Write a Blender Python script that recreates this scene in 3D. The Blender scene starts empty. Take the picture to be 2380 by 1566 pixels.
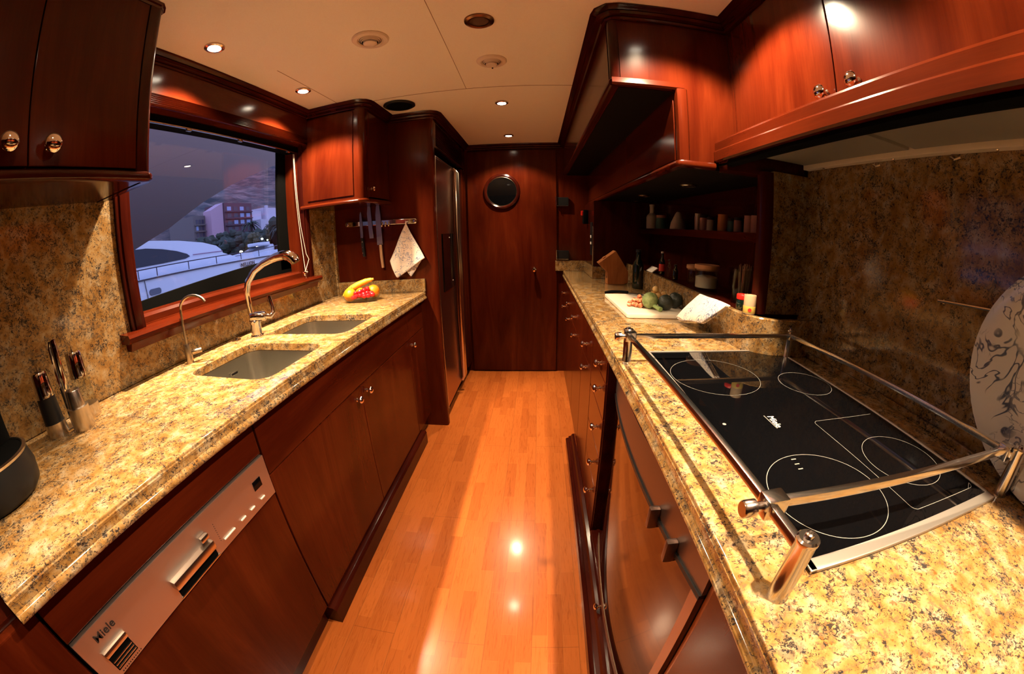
import bpy, bmesh, math, random
from mathutils import Vector, Matrix
PI = math.pi
sc = bpy.context.scene
C = sc.collection
rnd = random.Random(7)

# ------------------------------------------------------------------ camera (wide fisheye lens, measured from the photograph)
cd = bpy.data.cameras.new('galley_camera')
cam = bpy.data.objects.new('galley_camera', cd)
C.objects.link(cam)
sc.camera = cam
RT = (0.9978492489122106, 0.06263346531256891, -0.019337152537961942)
UP = (0.0009233317262741098, 0.2815367004698339, 0.9595500162821541)
FW = (-0.06554406078250291, 0.957504117647281, -0.2808733536393962)
EYE = (0.0, 0.0, 1.2457)
cam.matrix_world = Matrix(((RT[0], UP[0], -FW[0], EYE[0]), (RT[1], UP[1], -FW[1], EYE[1]),
                           (RT[2], UP[2], -FW[2], EYE[2]), (0, 0, 0, 1)))
cd.type = 'PANO'
cd.panorama_type = 'FISHEYE_LENS_POLYNOMIAL'
cd.sensor_width = 36
cd.sensor_fit = 'HORIZONTAL'
cd.fisheye_fov = math.radians(200)
cd.fisheye_polynomial_k0 = 0
cd.fisheye_polynomial_k1 = -0.07529912701568257
cd.fisheye_polynomial_k2 = -0.00011925773131988158
cd.fisheye_polynomial_k3 = 1.7616402710921954e-05
cd.fisheye_polynomial_k4 = 8.17473616090969e-08
cd.clip_start = 0.01
cd.clip_end = 600

# ------------------------------------------------------------------ view transform and exposure
sc.view_settings.view_transform = 'Standard'
sc.view_settings.look = 'None'
sc.view_settings.gamma = 1
sc.view_settings.use_curve_mapping = False
sc.view_settings.exposure = 0.45
sc.cycles.use_denoising = True
sc.cycles.sample_clamp_indirect = 4.0
sc.cycles.blur_glossy = 0.5
sc.cycles.max_bounces = 8

# ------------------------------------------------------------------ dusk sky
world = bpy.data.worlds.new('dusk')
sc.world = world
world.use_nodes = True
wn = world.node_tree
wn.nodes.clear()
w_out = wn.nodes.new('ShaderNodeOutputWorld')
w_bg = wn.nodes.new('ShaderNodeBackground')
w_tc = wn.nodes.new('ShaderNodeTexCoord')
w_sep = wn.nodes.new('ShaderNodeSeparateXYZ')
w_rmp = wn.nodes.new('ShaderNodeValToRGB')
w_rmp.color_ramp.elements[0].position = 0.45
w_rmp.color_ramp.elements[0].color = (0.24, 0.25, 0.42, 1)
w_rmp.color_ramp.elements[1].position = 0.9
w_rmp.color_ramp.elements[1].color = (0.15, 0.20, 0.46, 1)
w_map = wn.nodes.new('ShaderNodeMapRange')
w_map.inputs[1].default_value = -1
w_map.inputs[2].default_value = 1
wn.links.new(w_tc.outputs['Generated'], w_sep.inputs[0])
wn.links.new(w_sep.outputs[2], w_map.inputs[0])
wn.links.new(w_map.outputs[0], w_rmp.inputs[0])
wn.links.new(w_rmp.outputs[0], w_bg.inputs[0])
w_bg.inputs[1].default_value = 3.3
wn.links.new(w_bg.outputs[0], w_out.inputs[0])

WARM = (1.0, 0.76, 0.49)
# ceiling lamps that are lit: x, y, wattage factor
H = 1.971
# x, y, strength of the narrow beam, strength of the wide spill, beam angle
LAMPS = [(-1.03, 0.934, 2.1, 1.0, 56), (-1.03, 1.505, 2.1, 1.0, 56), (-0.173, 2.082, 1.15, .07, 68), (-0.190, 2.848, 0.75, .32, 68),
         (0.395, 0.845, 0.6, 1.0, 68), (0.40, 0.06, 1.15, .5, 62), (-0.42, 0.28, 0.8, .05, 68)]
P_WIDE = 84.0
P_CORE = 76.0
CONE = math.radians(126)
def lamp_lights(x, y, kb, ks, ba):
    for nm, ang, blend, p in (('spill', CONE, 0.35, P_WIDE), ('beam', math.radians(ba), 0.8, P_CORE)):
        l = bpy.data.lights.new('halogen_' + nm, 'SPOT')
        l.energy = p * (ks if nm == 'spill' else kb)
        l.color = WARM
        l.spot_size = ang
        l.spot_blend = blend
        l.shadow_soft_size = 0.012 if nm == 'beam' else 0.02
        o = bpy.data.objects.new('halogen_' + nm, l)
        o.location = (x, y, H - 0.022)
        C.objects.link(o)
for L in LAMPS:
    lamp_lights(*L)
# ------------------------------------------------------------------ helpers
WM = {}
def mw(o):
    return WM.get(o.name, Matrix.Identity(4))
def tag(o, label=None, cat=None, group=None, kind=None):
    if label: o['label'] = label
    if cat: o['category'] = cat
    if group: o['group'] = group
    if kind: o['kind'] = kind
    return o
def thing(name, label, cat, loc=(0, 0, 0), rz=0, group=None):
    o = bpy.data.objects.new(name, None)
    C.objects.link(o)
    o.empty_display_size = 0.05
    M = Matrix.Translation(loc) @ Matrix.Rotation(rz, 4, 'Z')
    o.location = loc
    o.rotation_euler = (0, 0, rz)
    WM[o.name] = M
    return tag(o, label, cat, group)
def rel(o, label):
    o['label'] = label
    return o

class MB:
    def __init__(s):
        s.bm = bmesh.new()
    def _bev(s, geom_faces, w, seg=2):
        if w <= 0: return
        es = set()
        for f in geom_faces:
            for e in f.edges: es.add(e)
        bmesh.ops.bevel(s.bm, geom=list(es), offset=w, segments=seg, profile=0.6, affect='EDGES', clamp_overlap=True)
    def box(s, x0, x1, y0, y1, z0, z1, b=0.0, M=None, seg=2):
        if x0 > x1: x0, x1 = x1, x0
        if y0 > y1: y0, y1 = y1, y0
        if z0 > z1: z0, z1 = z1, z0
        vs = [s.bm.verts.new((x, y, z)) for z in (z0, z1) for y in (y0, y1) for x in (x0, x1)]
        idx = ((0, 2, 3, 1), (4, 5, 7, 6), (0, 1, 5, 4), (2, 6, 7, 3), (0, 4, 6, 2), (1, 3, 7, 5))
        fs = [s.bm.faces.new([vs[i] for i in q]) for q in idx]
        if M is not None:
            for v in vs: v.co = M @ v.co
        if b > 0:
            b = min(b, 0.45 * min(x1 - x0, y1 - y0, z1 - z0))
            s._bev(fs, b, seg)
        return s
    def prism(s, pts, axis, a0, a1, b=0.0):
        def P(u, v, a):
            return (a, u, v) if axis == 'x' else ((u, a, v) if axis == 'y' else (u, v, a))
        A = [s.bm.verts.new(P(u, v, a0)) for u, v in pts]
        B = [s.bm.verts.new(P(u, v, a1)) for u, v in pts]
        n = len(pts)
        fs = [s.bm.faces.new(A), s.bm.faces.new(B[::-1])]
        for i in range(n):
            fs.append(s.bm.faces.new((A[i], B[i], B[(i + 1) % n], A[(i + 1) % n])))
        bmesh.ops.recalc_face_normals(s.bm, faces=fs)
        if b > 0: s._bev(fs, b)
        return s
    def lathe(s, prof, c=(0, 0, 0), d=(0, 0, 1), seg=24, sx=1, sy=1, rot=0.0):
        d = Vector(d).normalized()
        q = Vector((0, 0, 1)).rotation_difference(d).to_matrix()
        c = Vector(c)
        rings = []
        for r, h in prof:
            if r < 1e-6:
                rings.append([s.bm.verts.new(c + q @ Vector((0, 0, h)))])
            else:
                rg = []
                for i in range(seg):
                    a = 2 * PI * i / seg
                    x, y = r * sx * math.cos(a), r * sy * math.sin(a)
                    if rot: x, y = x * math.cos(rot) - y * math.sin(rot), x * math.sin(rot) + y * math.cos(rot)
                    rg.append(s.bm.verts.new(c + q @ Vector((x, y, h))))
                rings.append(rg)
        for k in range(len(rings) - 1):
            A, B = rings[k], rings[k + 1]
            for i in range(seg):
                j = (i + 1) % seg
                if len(A) == 1 and len(B) == 1: break
                if len(A) == 1: s.bm.faces.new((A[0], B[j], B[i]))
                elif len(B) == 1: s.bm.faces.new((A[i], A[j], B[0]))
                else: s.bm.faces.new((A[i], A[j], B[j], B[i]))
        return s
    def cyl(s, p0, p1, r0, r1=None, seg=20, b=0.0):
        r1 = r0 if r1 is None else r1
        p0, p1 = Vector(p0), Vector(p1)
        L = (p1 - p0).length
        if b > 0:
            pr = [(0, 0), (r0 - b, 0), (r0 - b * .3, b * .3), (r0, b), (r1, L - b), (r1 - b * .3, L - b * .3), (r1 - b, L), (0, L)]
        else:
            pr = [(0, 0), (r0, 0), (r1, L), (0, L)]
        return s.lathe(pr, p0, p1 - p0, seg)
    def tube(s, pts, r, seg=10, caps=True, sy=1.0):
        pts = [Vector(p) for p in pts]
        n = len(pts)
        rs = r if isinstance(r, (list, tuple)) else [r] * n
        prev = None
        rings = []
        for i, p in enumerate(pts):
            t = (pts[min(i + 1, n - 1)] - pts[max(i - 1, 0)]).normalized()
            if prev is None:
                a = Vector((0, 0, 1)) if abs(t.z) < 0.9 else Vector((1, 0, 0))
                u = t.cross(a).normalized()
            else:
                u = (prev - t * prev.dot(t)).normalized()
            prev = u
            v = t.cross(u).normalized()
            rings.append([s.bm.verts.new(p + u * rs[i] * math.cos(2 * PI * k / seg) + v * rs[i] * sy * math.sin(2 * PI * k / seg)) for k in range(seg)])
        for a, b_ in zip(rings, rings[1:]):
            for k in range(seg):
                s.bm.faces.new((a[k], a[(k + 1) % seg], b_[(k + 1) % seg], b_[k]))
        if caps:
            s.bm.faces.new(rings[0][::-1]); s.bm.faces.new(rings[-1])
        return s
    def ball(s, c, r, seg=20, rings=12, M=None, noise=0.0, seed=0, sc_=(1, 1, 1)):
        g = bmesh.ops.create_uvsphere(s.bm, u_segments=seg, v_segments=rings, radius=1)
        q = random.Random(seed)
        for v in g['verts']:
            k = 1 + noise * (q.random() - .5)
            co = Vector((v.co.x * r * sc_[0] * k, v.co.y * r * sc_[1] * k, v.co.z * r * sc_[2] * k))
            if M is not None: co = M @ co
            v.co = co + Vector(c)
        return s
    def grid(s, f, nu, nv, thick=0.0):
        V = [[s.bm.verts.new(f(i / nu, j / nv)) for j in range(nv + 1)] for i in range(nu + 1)]
        for i in range(nu):
            for j in range(nv):
                s.bm.faces.new((V[i][j], V[i + 1][j], V[i + 1][j + 1], V[i][j + 1]))
        return s
    def sweep(s, path, prof, close_prof=True):
        # path: [(x,y)...] in plan, profile [(d,z)...]; d is measured to the right-hand side of travel
        n = len(path)
        nr = []
        for i in range(n):
            def nn(a, b_):
                t = (Vector(b_) - Vector(a)).normalized()
                return Vector((t.y, -t.x))
            if i == 0: m = nn(path[0], path[1])
            elif i == n - 1: m = nn(path[-2], path[-1])
            else:
                a, b_ = nn(path[i - 1], path[i]), nn(path[i], path[i + 1])
                m = (a + b_); m = m / max(0.2, m.length_squared / 2) if m.length > 1e-6 else a
                m = (a + b_) / (1 + a.dot(b_)) if (1 + a.dot(b_)) > 0.05 else a
            nr.append(m)
        R = [[s.bm.verts.new((path[i][0] + nr[i].x * d, path[i][1] + nr[i].y * d, z)) for d, z in prof] for i in range(n)]
        m = len(prof)
        for i in range(n - 1):
            for k in range(m if close_prof else m - 1):
                k2 = (k + 1) % m
                s.bm.faces.new((R[i][k], R[i + 1][k], R[i + 1][k2], R[i][k2]))
        if close_prof:
            s.bm.faces.new(R[0][::-1]); s.bm.faces.new(R[-1])
        return s
    def mesh(s, name, mat, M=None, auto=38):
        bm = s.bm
        bmesh.ops.remove_doubles(bm, verts=bm.verts[:], dist=1e-6)
        bmesh.ops.recalc_face_normals(bm, faces=bm.faces[:])
        if M is not None: bmesh.ops.transform(bm, matrix=M, verts=bm.verts[:])
        lim = math.radians(auto)
        for f in bm.faces: f.smooth = True
        for e in bm.edges:
            if len(e.link_faces) == 2:
                e.smooth = e.calc_face_angle(0) < lim
        # a broad face whose only soft neighbours are slim bevel strips stays truly flat
        ar = {f: f.calc_area() for f in bm.faces}
        flat = []
        for f in bm.faces:
            if len(f.verts) > 4: flat.append(f); continue
            nb = [g_ for e in f.edges if e.smooth for g_ in e.link_faces if g_ is not f]
            if not any(ar[g_] > ar[f] / 8 for g_ in nb): flat.append(f)
        for f in flat: f.smooth = False
        me = bpy.data.meshes.new(name)
        bm.to_mesh(me)
        bm.free()
        for m in (mat if isinstance(mat, (list, tuple)) else [mat]): me.materials.append(m)
        return me
    def build(s, name, mat, parent=None, local=False, auto=38, loc=None):
        if parent is not None:
            P = mw(parent)
            me = s.mesh(name, mat, None if local else P.inverted(), auto)
            o = bpy.data.objects.new(name, me)
            o.parent = parent
            C.objects.link(o)
            WM[o.name] = P
        else:
            if loc is None:
                xs = [v.co.x for v in s.bm.verts]; ys = [v.co.y for v in s.bm.verts]; zs = [v.co.z for v in s.bm.verts]
                loc = ((min(xs) + max(xs)) / 2, (min(ys) + max(ys)) / 2, min(zs))
            M = Matrix.Translation(loc)
            me = s.mesh(name, mat, M.inverted(), auto)
            o = bpy.data.objects.new(name, me)
            o.location = loc
            C.objects.link(o)
            WM[o.name] = M
        return o

def struct(name, mb, mat, **k):
    o = mb.build(name, mat, **k)
    o['kind'] = 'structure'
    return o
def dup(root, loc, rz=None, label=None, group=None):
    r = root.copy(); C.objects.link(r); r.location = loc
    if rz is not None: r.rotation_euler = (0, 0, rz)
    if label: r['label'] = label
    if group: r['group'] = group
    for ch in list(root.children):
        c = ch.copy(); C.objects.link(c); c.parent = r
        for g in ch.children:
            d = g.copy(); C.objects.link(d); d.parent = c
    return r
def text_mesh(txt, size, ext=0.0003, off=0.0, space=1.0):
    cu = bpy.data.curves.new('lettering', 'FONT')
    cu.body = txt; cu.size = size; cu.extrude = ext; cu.offset = off; cu.space_character = space
    cu.align_x = 'CENTER'; cu.align_y = 'CENTER'
    o = bpy.data.objects.new('lettering', cu); C.objects.link(o)
    dg = bpy.context.evaluated_depsgraph_get()
    me = bpy.data.meshes.new_from_object(o.evaluated_get(dg))
    bpy.data.objects.remove(o)
    return me
def put_text(name, txt, size, mat, parent, origin, right, up, off=0.0, ext=0.0003, space=1.0):
    me = text_mesh(txt, size, ext, off, space)
    r, u = Vector(right).normalized(), Vector(up).normalized(); n = r.cross(u)
    M = Matrix(((r.x, u.x, n.x, origin[0]), (r.y, u.y, n.y, origin[1]), (r.z, u.z, n.z, origin[2]), (0, 0, 0, 1)))
    P = mw(parent)
    me.transform(P.inverted() @ M)
    me.materials.clear(); me.materials.append(mat)
    o = bpy.data.objects.new(name, me); o.parent = parent; C.objects.link(o); WM[o.name] = P
    return o
def arc(cx, cy, r, a0, a1, n=8):
    return [(cx + r * math.cos(math.radians(a0 + (a1 - a0) * i / n)), cy + r * math.sin(math.radians(a0 + (a1 - a0) * i / n))) for i in range(n + 1)]
def rrect(x0, x1, y0, y1, r, n=6):
    return arc(x1 - r, y1 - r, r, 0, 90, n) + arc(x0 + r, y1 - r, r, 90, 180, n) + arc(x0 + r, y0 + r, r, 180, 270, n) + arc(x1 - r, y0 + r, r, 270, 360, n)

# ------------------------------------------------------------------ materials
def mat(name, col=(.5, .5, .5), rough=.5, metal=0., spec=.5, coat=0., coat_r=.05, trans=0., ior=1.45, emit=None, es=0., aniso=0.):
    m = bpy.data.materials.new(name); m.use_nodes = True
    b = m.node_tree.nodes['Principled BSDF']
    b.inputs['Base Color'].default_value = (*col, 1)
    b.inputs['Roughness'].default_value = rough
    b.inputs['Metallic'].default_value = metal
    b.inputs['Specular IOR Level'].default_value = spec
    b.inputs['Coat Weight'].default_value = coat
    b.inputs['Coat Roughness'].default_value = coat_r
    b.inputs['Transmission Weight'].default_value = trans
    b.inputs['IOR'].default_value = ior
    b.inputs['Anisotropic'].default_value = aniso
    if emit:
        b.inputs['Emission Color'].default_value = (*emit, 1)
        b.inputs['Emission Strength'].default_value = es
    return m
def nodes(m):
    nt = m.node_tree
    return nt, nt.nodes['Principled BSDF'], nt.nodes, nt.links
def texmap(nt, scale, rot=(0, 0, 0), src='Object', geo=False):
    if geo:
        g = nt.nodes.new('ShaderNodeNewGeometry'); out = g.outputs['Position']
    else:
        t = nt.nodes.new('ShaderNodeTexCoord'); out = t.outputs[src]
    mp = nt.nodes.new('ShaderNodeMapping')
    mp.inputs['Scale'].default_value = scale; mp.inputs['Rotation'].default_value = rot
    nt.links.new(out, mp.inputs[0])
    return mp.outputs[0]
def noise(nt, vec, scale, detail=3, rough=.55, dist=0.):
    n = nt.nodes.new('ShaderNodeTexNoise')
    n.inputs['Scale'].default_value = scale; n.inputs['Detail'].default_value = detail
    n.inputs['Roughness'].default_value = rough; n.inputs['Distortion'].default_value = dist
    nt.links.new(vec, n.inputs['Vector'])
    return n.outputs[0]
def ramp(nt, fac, stops, interp='LINEAR'):
    r = nt.nodes.new('ShaderNodeValToRGB'); cr = r.color_ramp; cr.interpolation = interp
    while len(cr.elements) < len(stops): cr.elements.new(.5)
    for e, (p, c) in zip(cr.elements, stops): e.position = p; e.color = (*c, 1) if len(c) == 3 else c
    nt.links.new(fac, r.inputs[0])
    return r.outputs[0]
def mix(nt, fac, a, b_, mode='MIX'):
    m = nt.nodes.new('ShaderNodeMix'); m.data_type = 'RGBA'; m.blend_type = mode
    for sck, v in ((m.inputs[0], fac), (m.inputs[6], a), (m.inputs[7], b_)):
        if isinstance(v, (int, float)): sck.default_value = v
        elif isinstance(v, tuple): sck.default_value = (*v, 1)
        else: nt.links.new(v, sck)
    return m.outputs[2]
def bump(nt, h, strength, dist, bsdf):
    b = nt.nodes.new('ShaderNodeBump'); b.inputs['Strength'].default_value = strength; b.inputs['Distance'].default_value = dist
    nt.links.new(h, b.inputs['Height']); nt.links.new(b.outputs[0], bsdf.inputs['Normal'])

def wood(name, axis='z', dark=(.036, .0034, .0010), mid=(.056, .0068, .0017), light=(.082, .0115, .0028), rough=.17, coat=.06, spec=.16):
    m = mat(name, mid, rough, coat=coat, coat_r=.12, spec=spec)
    nt, b, N, Lk = nodes(m)
    sc_ = {'z': (5, 5, .7), 'y': (5, .7, 5), 'x': (.7, 5, 5)}[axis]
    v = texmap(nt, sc_, geo=True)
    n1 = noise(nt, v, 1.6, 4, .6, 1.3)
    sc2 = {'z': (60, 60, 3), 'y': (60, 3, 60), 'x': (3, 60, 60)}[axis]
    n2 = noise(nt, texmap(nt, sc2, geo=True), 3.0, 3, .6, .2)
    c1 = ramp(nt, n1, [(.25, dark), (.48, mid), (.72, light)])
    c2 = ramp(nt, n2, [(.3, (.80, .78, .78)), (.6, (1, 1, 1))])
    Lk.new(mix(nt, .75, c1, c2, 'MULTIPLY'), b.inputs['Base Color'])
    return m
M_WOOD = wood('mahogany_vertical', 'z')
M_WOODY = wood('mahogany_lengthwise', 'y')
M_WOODX = wood('mahogany_crosswise', 'x')
M_TRIM = wood('dark_mahogany_moulding', 'y', (.015, .0018, .0010), (.030, .0036, .0018), (.048, .0065, .0026), .16)
M_TRIMZ = wood('dark_mahogany_upright', 'z', (.015, .0018, .0010), (.030, .0036, .0018), (.048, .0065, .0026), .16)
M_GAP = mat('shadow_gap_black', (.004, .0025, .0025), .7, spec=.08)

def granite(name, k=1.0, stretch=(1, 1, 1), rough=.10):
    m = mat(name, (.5, .3, .1), rough, coat=.2, coat_r=.05)
    nt, b, N, Lk = nodes(m)
    v = texmap(nt, stretch, geo=True)
    def mul(a_, f):
        q = nt.nodes.new('ShaderNodeMath'); q.operation = 'MULTIPLY'; Lk.new(a_, q.inputs[0])
        if isinstance(f, float): q.inputs[1].default_value = f
        else: Lk.new(f, q.inputs[1])
        return q.outputs[0]
    def madd(a_, f, c_):
        q = nt.nodes.new('ShaderNodeMath'); q.operation = 'MULTIPLY_ADD'; Lk.new(a_, q.inputs[0]); q.inputs[1].default_value = f; Lk.new(c_, q.inputs[2])
        return q.outputs[0]
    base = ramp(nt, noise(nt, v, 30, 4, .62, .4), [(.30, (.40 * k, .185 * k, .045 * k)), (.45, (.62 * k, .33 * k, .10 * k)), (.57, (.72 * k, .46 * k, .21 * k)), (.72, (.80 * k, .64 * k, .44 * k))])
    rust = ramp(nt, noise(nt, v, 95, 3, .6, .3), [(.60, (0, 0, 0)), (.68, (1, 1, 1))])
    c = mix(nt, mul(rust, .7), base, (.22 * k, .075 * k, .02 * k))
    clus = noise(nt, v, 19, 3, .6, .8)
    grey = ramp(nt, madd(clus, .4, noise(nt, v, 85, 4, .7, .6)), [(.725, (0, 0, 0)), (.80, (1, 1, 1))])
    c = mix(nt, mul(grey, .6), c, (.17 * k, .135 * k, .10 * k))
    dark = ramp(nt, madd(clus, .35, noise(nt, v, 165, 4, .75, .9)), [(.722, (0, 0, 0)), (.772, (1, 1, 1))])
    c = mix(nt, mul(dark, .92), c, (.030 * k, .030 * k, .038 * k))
    Lk.new(c, b.inputs['Base Color'])
    return m
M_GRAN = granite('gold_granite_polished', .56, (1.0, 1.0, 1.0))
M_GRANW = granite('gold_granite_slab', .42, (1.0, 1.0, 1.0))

M_GRANSHADE = granite('shade_tinted_granite_slab', .30, (1.0, 1.0, 1.0))  # same gold granite, with the shade of the right wall darkened into its colour

M_CHROME = mat('chrome', (.86, .85, .84), .06, 1)
M_RAIL = mat('polished_rail_steel', (.88, .86, .84), .16, 1)
M_STEEL = mat('brushed_steel', (.62, .59, .56), .30, 1, aniso=.6)
M_STEEL2 = mat('satin_steel', (.60, .55, .50), .24, 1)
M_SINK = mat('sink_steel', (.56, .53, .47), .25, 1)
M_NICKEL = mat('satin_nickel', (.60, .52, .42), .22, 1)
M_BRONZE = mat('bronze_edge', (.32, .21, .15), .32, 1)
M_LEVER = mat('dull_lever_metal', (.22, .16, .14), .40, 1)
M_BLACKGLASS = mat('black_ceramic_glass', (.002, .002, .0025), .03, spec=.35)
M_OVENGLASS = mat('dark_mirror_glass', (.085, .055, .04), .05, 1)
M_OVENPANEL = mat('oven_panel_metal', (.24, .19, .17), .38, 1)
M_BLACK = mat('black_plastic', (.007, .007, .008), .4, spec=.3)
M_BLACKM = mat('matt_black', (.002, .002, .002), .9, spec=.05)
M_WHITE = mat('white_print', (.75, .70, .62), .5)
M_LINE = mat('pale_print_line', (.24, .23, .21), .5)
M_DARKPRINT = mat('dark_print', (.02, .015, .015), .5)
M_CREAM = mat('cream_enamel', (.78, .66, .50), .35)
M_RED = mat('red_plastic', (.55, .015, .01), .3)
M_FILTER = mat('grey_hood_mesh', (.36, .35, .30), .45, .6)
M_BOARD = mat('cream_cutting_board', (.80, .70, .55), .45)
M_GREENGL = mat('dark_green_glass', (.004, .012, .008), .06, coat=1)
M_PANEL = mat('dishwasher_panel', (.62, .53, .49), .44, 1)
M_LIT = mat('lit_halogen_lens', (1, 1, 1), .3, emit=(1, .86, .66), es=45)
M_OFF = mat('unlit_halogen_lens', (.25, .16, .11), .12, .7)

m = M_STEEL; nt, b, N, Lk = nodes(m)
bump(nt, noise(nt, texmap(nt, (3, 400, 400), geo=True), 2, 2), .08, .001, b)
m = M_FILTER; nt, b, N, Lk = nodes(m)
bump(nt, noise(nt, texmap(nt, (1, 1, 1), geo=True), 700, 1), .3, .001, b)

M_CEIL = mat('cream_ceiling_panel', (.96, .92, .74), .45)
nt, b, N, Lk = nodes(M_CEIL)
Lk.new(ramp(nt, noise(nt, texmap(nt, (1, 1, 1), geo=True), 260, 3), [(.3, (.95, .90, .71)), (.7, (.98, .95, .77))]), b.inputs['Base Color'])
bump(nt, noise(nt, texmap(nt, (1, 1, 1), geo=True), 380, 2), .10, .001, b)

def floor_mat():
    m = mat('laminate_strip_floor', (.6, .25, .08), .24, coat=.30, coat_r=.11, spec=.35)
    nt, b, N, Lk = nodes(m)
    v = texmap(nt, (1, 1, 1), (0, 0, PI / 2), geo=True)
    br = N.new('ShaderNodeTexBrick')
    br.offset = .37; br.offset_frequency = 2; br.squash = 1
    for k, val in (('Scale', 1), ('Mortar Size', .0006), ('Mortar Smooth', .2), ('Bias', -.1), ('Brick Width', .29), ('Row Height', .052)):
        br.inputs[k].default_value = val
    br.inputs['Color1'].default_value = (.38, .100, .020, 1)
    br.inputs['Color2'].default_value = (.29, .070, .014, 1)
    br.inputs['Mortar'].default_value = (.36, .11, .022, 1)
    Lk.new(v, br.inputs['Vector'])
    br2 = N.new('ShaderNodeTexBrick')
    br2.offset = .5; br2.offset_frequency = 2
    for k, val in (('Scale', 1), ('Mortar Size', .0012), ('Mortar Smooth', .1), ('Brick Width', 1.28), ('Row Height', .156)):
        br2.inputs[k].default_value = val
    Lk.new(v, br2.inputs['Vector'])
    gr = ramp(nt, noise(nt, texmap(nt, (16, 1.2, 1), geo=True), 6, 5, .65, 1.6), [(.3, (.70, .60, .50)), (.50, (1, 1, 1)), (.75, (1.0, .90, .80))])
    c = mix(nt, .85, br.outputs['Color'], gr, 'MULTIPLY')
    fm = N.new('ShaderNodeMath'); fm.operation = 'MULTIPLY'; fm.inputs[1].default_value = .55; Lk.new(br2.outputs['Fac'], fm.inputs[0])
    c = mix(nt, fm.outputs[0], c, (.14, .04, .012))
    Lk.new(c, b.inputs['Base Color'])
    return m
M_FLOOR = floor_mat()

def ink_cloth(name, base, inks, sc1=14, sc2=5, rough=.8, w=.012, thr=.5):
    m = mat(name, base, rough)
    nt, b, N, Lk = nodes(m)
    v = texmap(nt, (1, 1, 1), geo=True)
    c = None
    cur = base
    for i, (s1, th, ww, colr) in enumerate(inks):
        n1 = noise(nt, texmap(nt, (1, 1, 1), (i * .7, i * .3, i * 1.1), geo=True), s1, 2, .5, 1.2)
        ln = ramp(nt, n1, [(.5 - ww * 1.6, (0, 0, 0)), (.5 - ww * .6, (1, 1, 1)), (.5 + ww * .6, (1, 1, 1)), (.5 + ww * 1.6, (0, 0, 0))])
        mk = ramp(nt, noise(nt, texmap(nt, (1, 1, 1), (i, 2 * i, 0), geo=True), s1 * .32, 2), [(th, (0, 0, 0)), (th + .05, (1, 1, 1))])
        f = nt.nodes.new('ShaderNodeMath'); f.operation = 'MULTIPLY'; Lk.new(ln, f.inputs[0]); Lk.new(mk, f.inputs[1])
        cur = mix(nt, f.outputs[0], cur, colr)
    Lk.new(cur, b.inputs['Base Color'])
    bl = ramp(nt, noise(nt, v, inks[0][0] * .55, 3, .6), [(.66, (0, 0, 0)), (.70, (1, 1, 1))])
    hf = nt.nodes.new('ShaderNodeMath'); hf.operation = 'MULTIPLY'; hf.inputs[1].default_value = .7; Lk.new(bl, hf.inputs[0])
    Lk.new(mix(nt, hf.outputs[0], cur, inks[0][3]), b.inputs['Base Color'])
    return m
M_TOWEL = ink_cloth('printed_tea_towel', (.80, .68, .58), [(26, .46, .016, (.12, .16, .28)), (40, .50, .012, (.30, .28, .38))])
M_PLATTER = ink_cloth('painted_porcelain', (.62, .62, .64), [(17, .44, .020, (.06, .08, .14)), (30, .50, .016, (.16, .18, .26))], rough=.12)
nt, b, N, Lk = nodes(M_PLATTER); b.inputs['Coat Weight'].default_value = .8

def thin_glass(name, tint=(1, 1, 1), ior=1.5, rough=0.0):
    m = bpy.data.materials.new(name); m.use_nodes = True
    nt = m.node_tree; nt.nodes.clear()
    o = nt.nodes.new('ShaderNodeOutputMaterial'); mx = nt.nodes.new('ShaderNodeMixShader')
    f = nt.nodes.new('ShaderNodeFresnel'); f.inputs[0].default_value = ior
    t = nt.nodes.new('ShaderNodeBsdfTransparent'); t.inputs[0].default_value = (*tint, 1)
    g = nt.nodes.new('ShaderNodeBsdfGlossy'); g.inputs['Roughness'].default_value = rough
    ge = nt.nodes.new('ShaderNodeNewGeometry'); mr = nt.nodes.new('ShaderNodeMapRange')
    mr.inputs[3].default_value = ior; mr.inputs[4].default_value = 1 / ior
    nt.links.new(ge.outputs['Backfacing'], mr.inputs[0]); nt.links.new(mr.outputs[0], f.inputs[0])
    nt.links.new(f.outputs[0], mx.inputs[0]); nt.links.new(t.outputs[0], mx.inputs[1]); nt.links.new(g.outputs[0], mx.inputs[2])
    nt.links.new(mx.outputs[0], o.inputs[0])
    return m
M_PANE = thin_glass('window_pane_glass', (.86, .88, .90), 1.6, .01)
M_FRIDGE = mat('reflection_tinted_steel', (.44, .25, .19), .24, 1)  # red-brown reflection of the surrounding wood is put into the steel colour
M_CLEAR = thin_glass('clear_glassware', (.88, .90, .88), 1.45, .02)

# ------------------------------------------------------------------ room shell
XL, XR, YB, YF = -1.247, 0.872, 3.16, -1.6
struct('floor', MB().box(-1.5, 1.1, YF - .1, 3.4, -.06, 0), M_FLOOR)
struct('ceiling', MB().box(-1.45, 1.1, YF - .1, 3.4, H, H + .05), M_CEIL)
WY0, WY1, WZ0, WZ1 = .745, 1.80, 1.06, 1.80
wl = MB()
wl.box(-1.42, XL - .02, YF, WY0, 0, H); wl.box(-1.42, XL - .02, WY1, 3.3, 0, H)
wl.box(-1.42, XL - .02, WY0, WY1, 0, WZ0); wl.box(-1.42, XL - .02, WY0, WY1, WZ1, H)
struct('wall_left', wl, M_WOODY)
struct('wall_right', MB().box(XR + .02, XR + .1, YF, 3.3, 0, H), M_WOODY)
wb = MB()
PCX, PCZ, PR = -.275, 1.567, .138
wb.box(-1.4, 1.0, YB + .005, YB + .08, 0, H)
struct('wall_back', wb, M_WOOD)
struct('wall_front', MB().box(-1.4, 1.0, YF - .08, YF, 0, H), M_WOOD)

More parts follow.
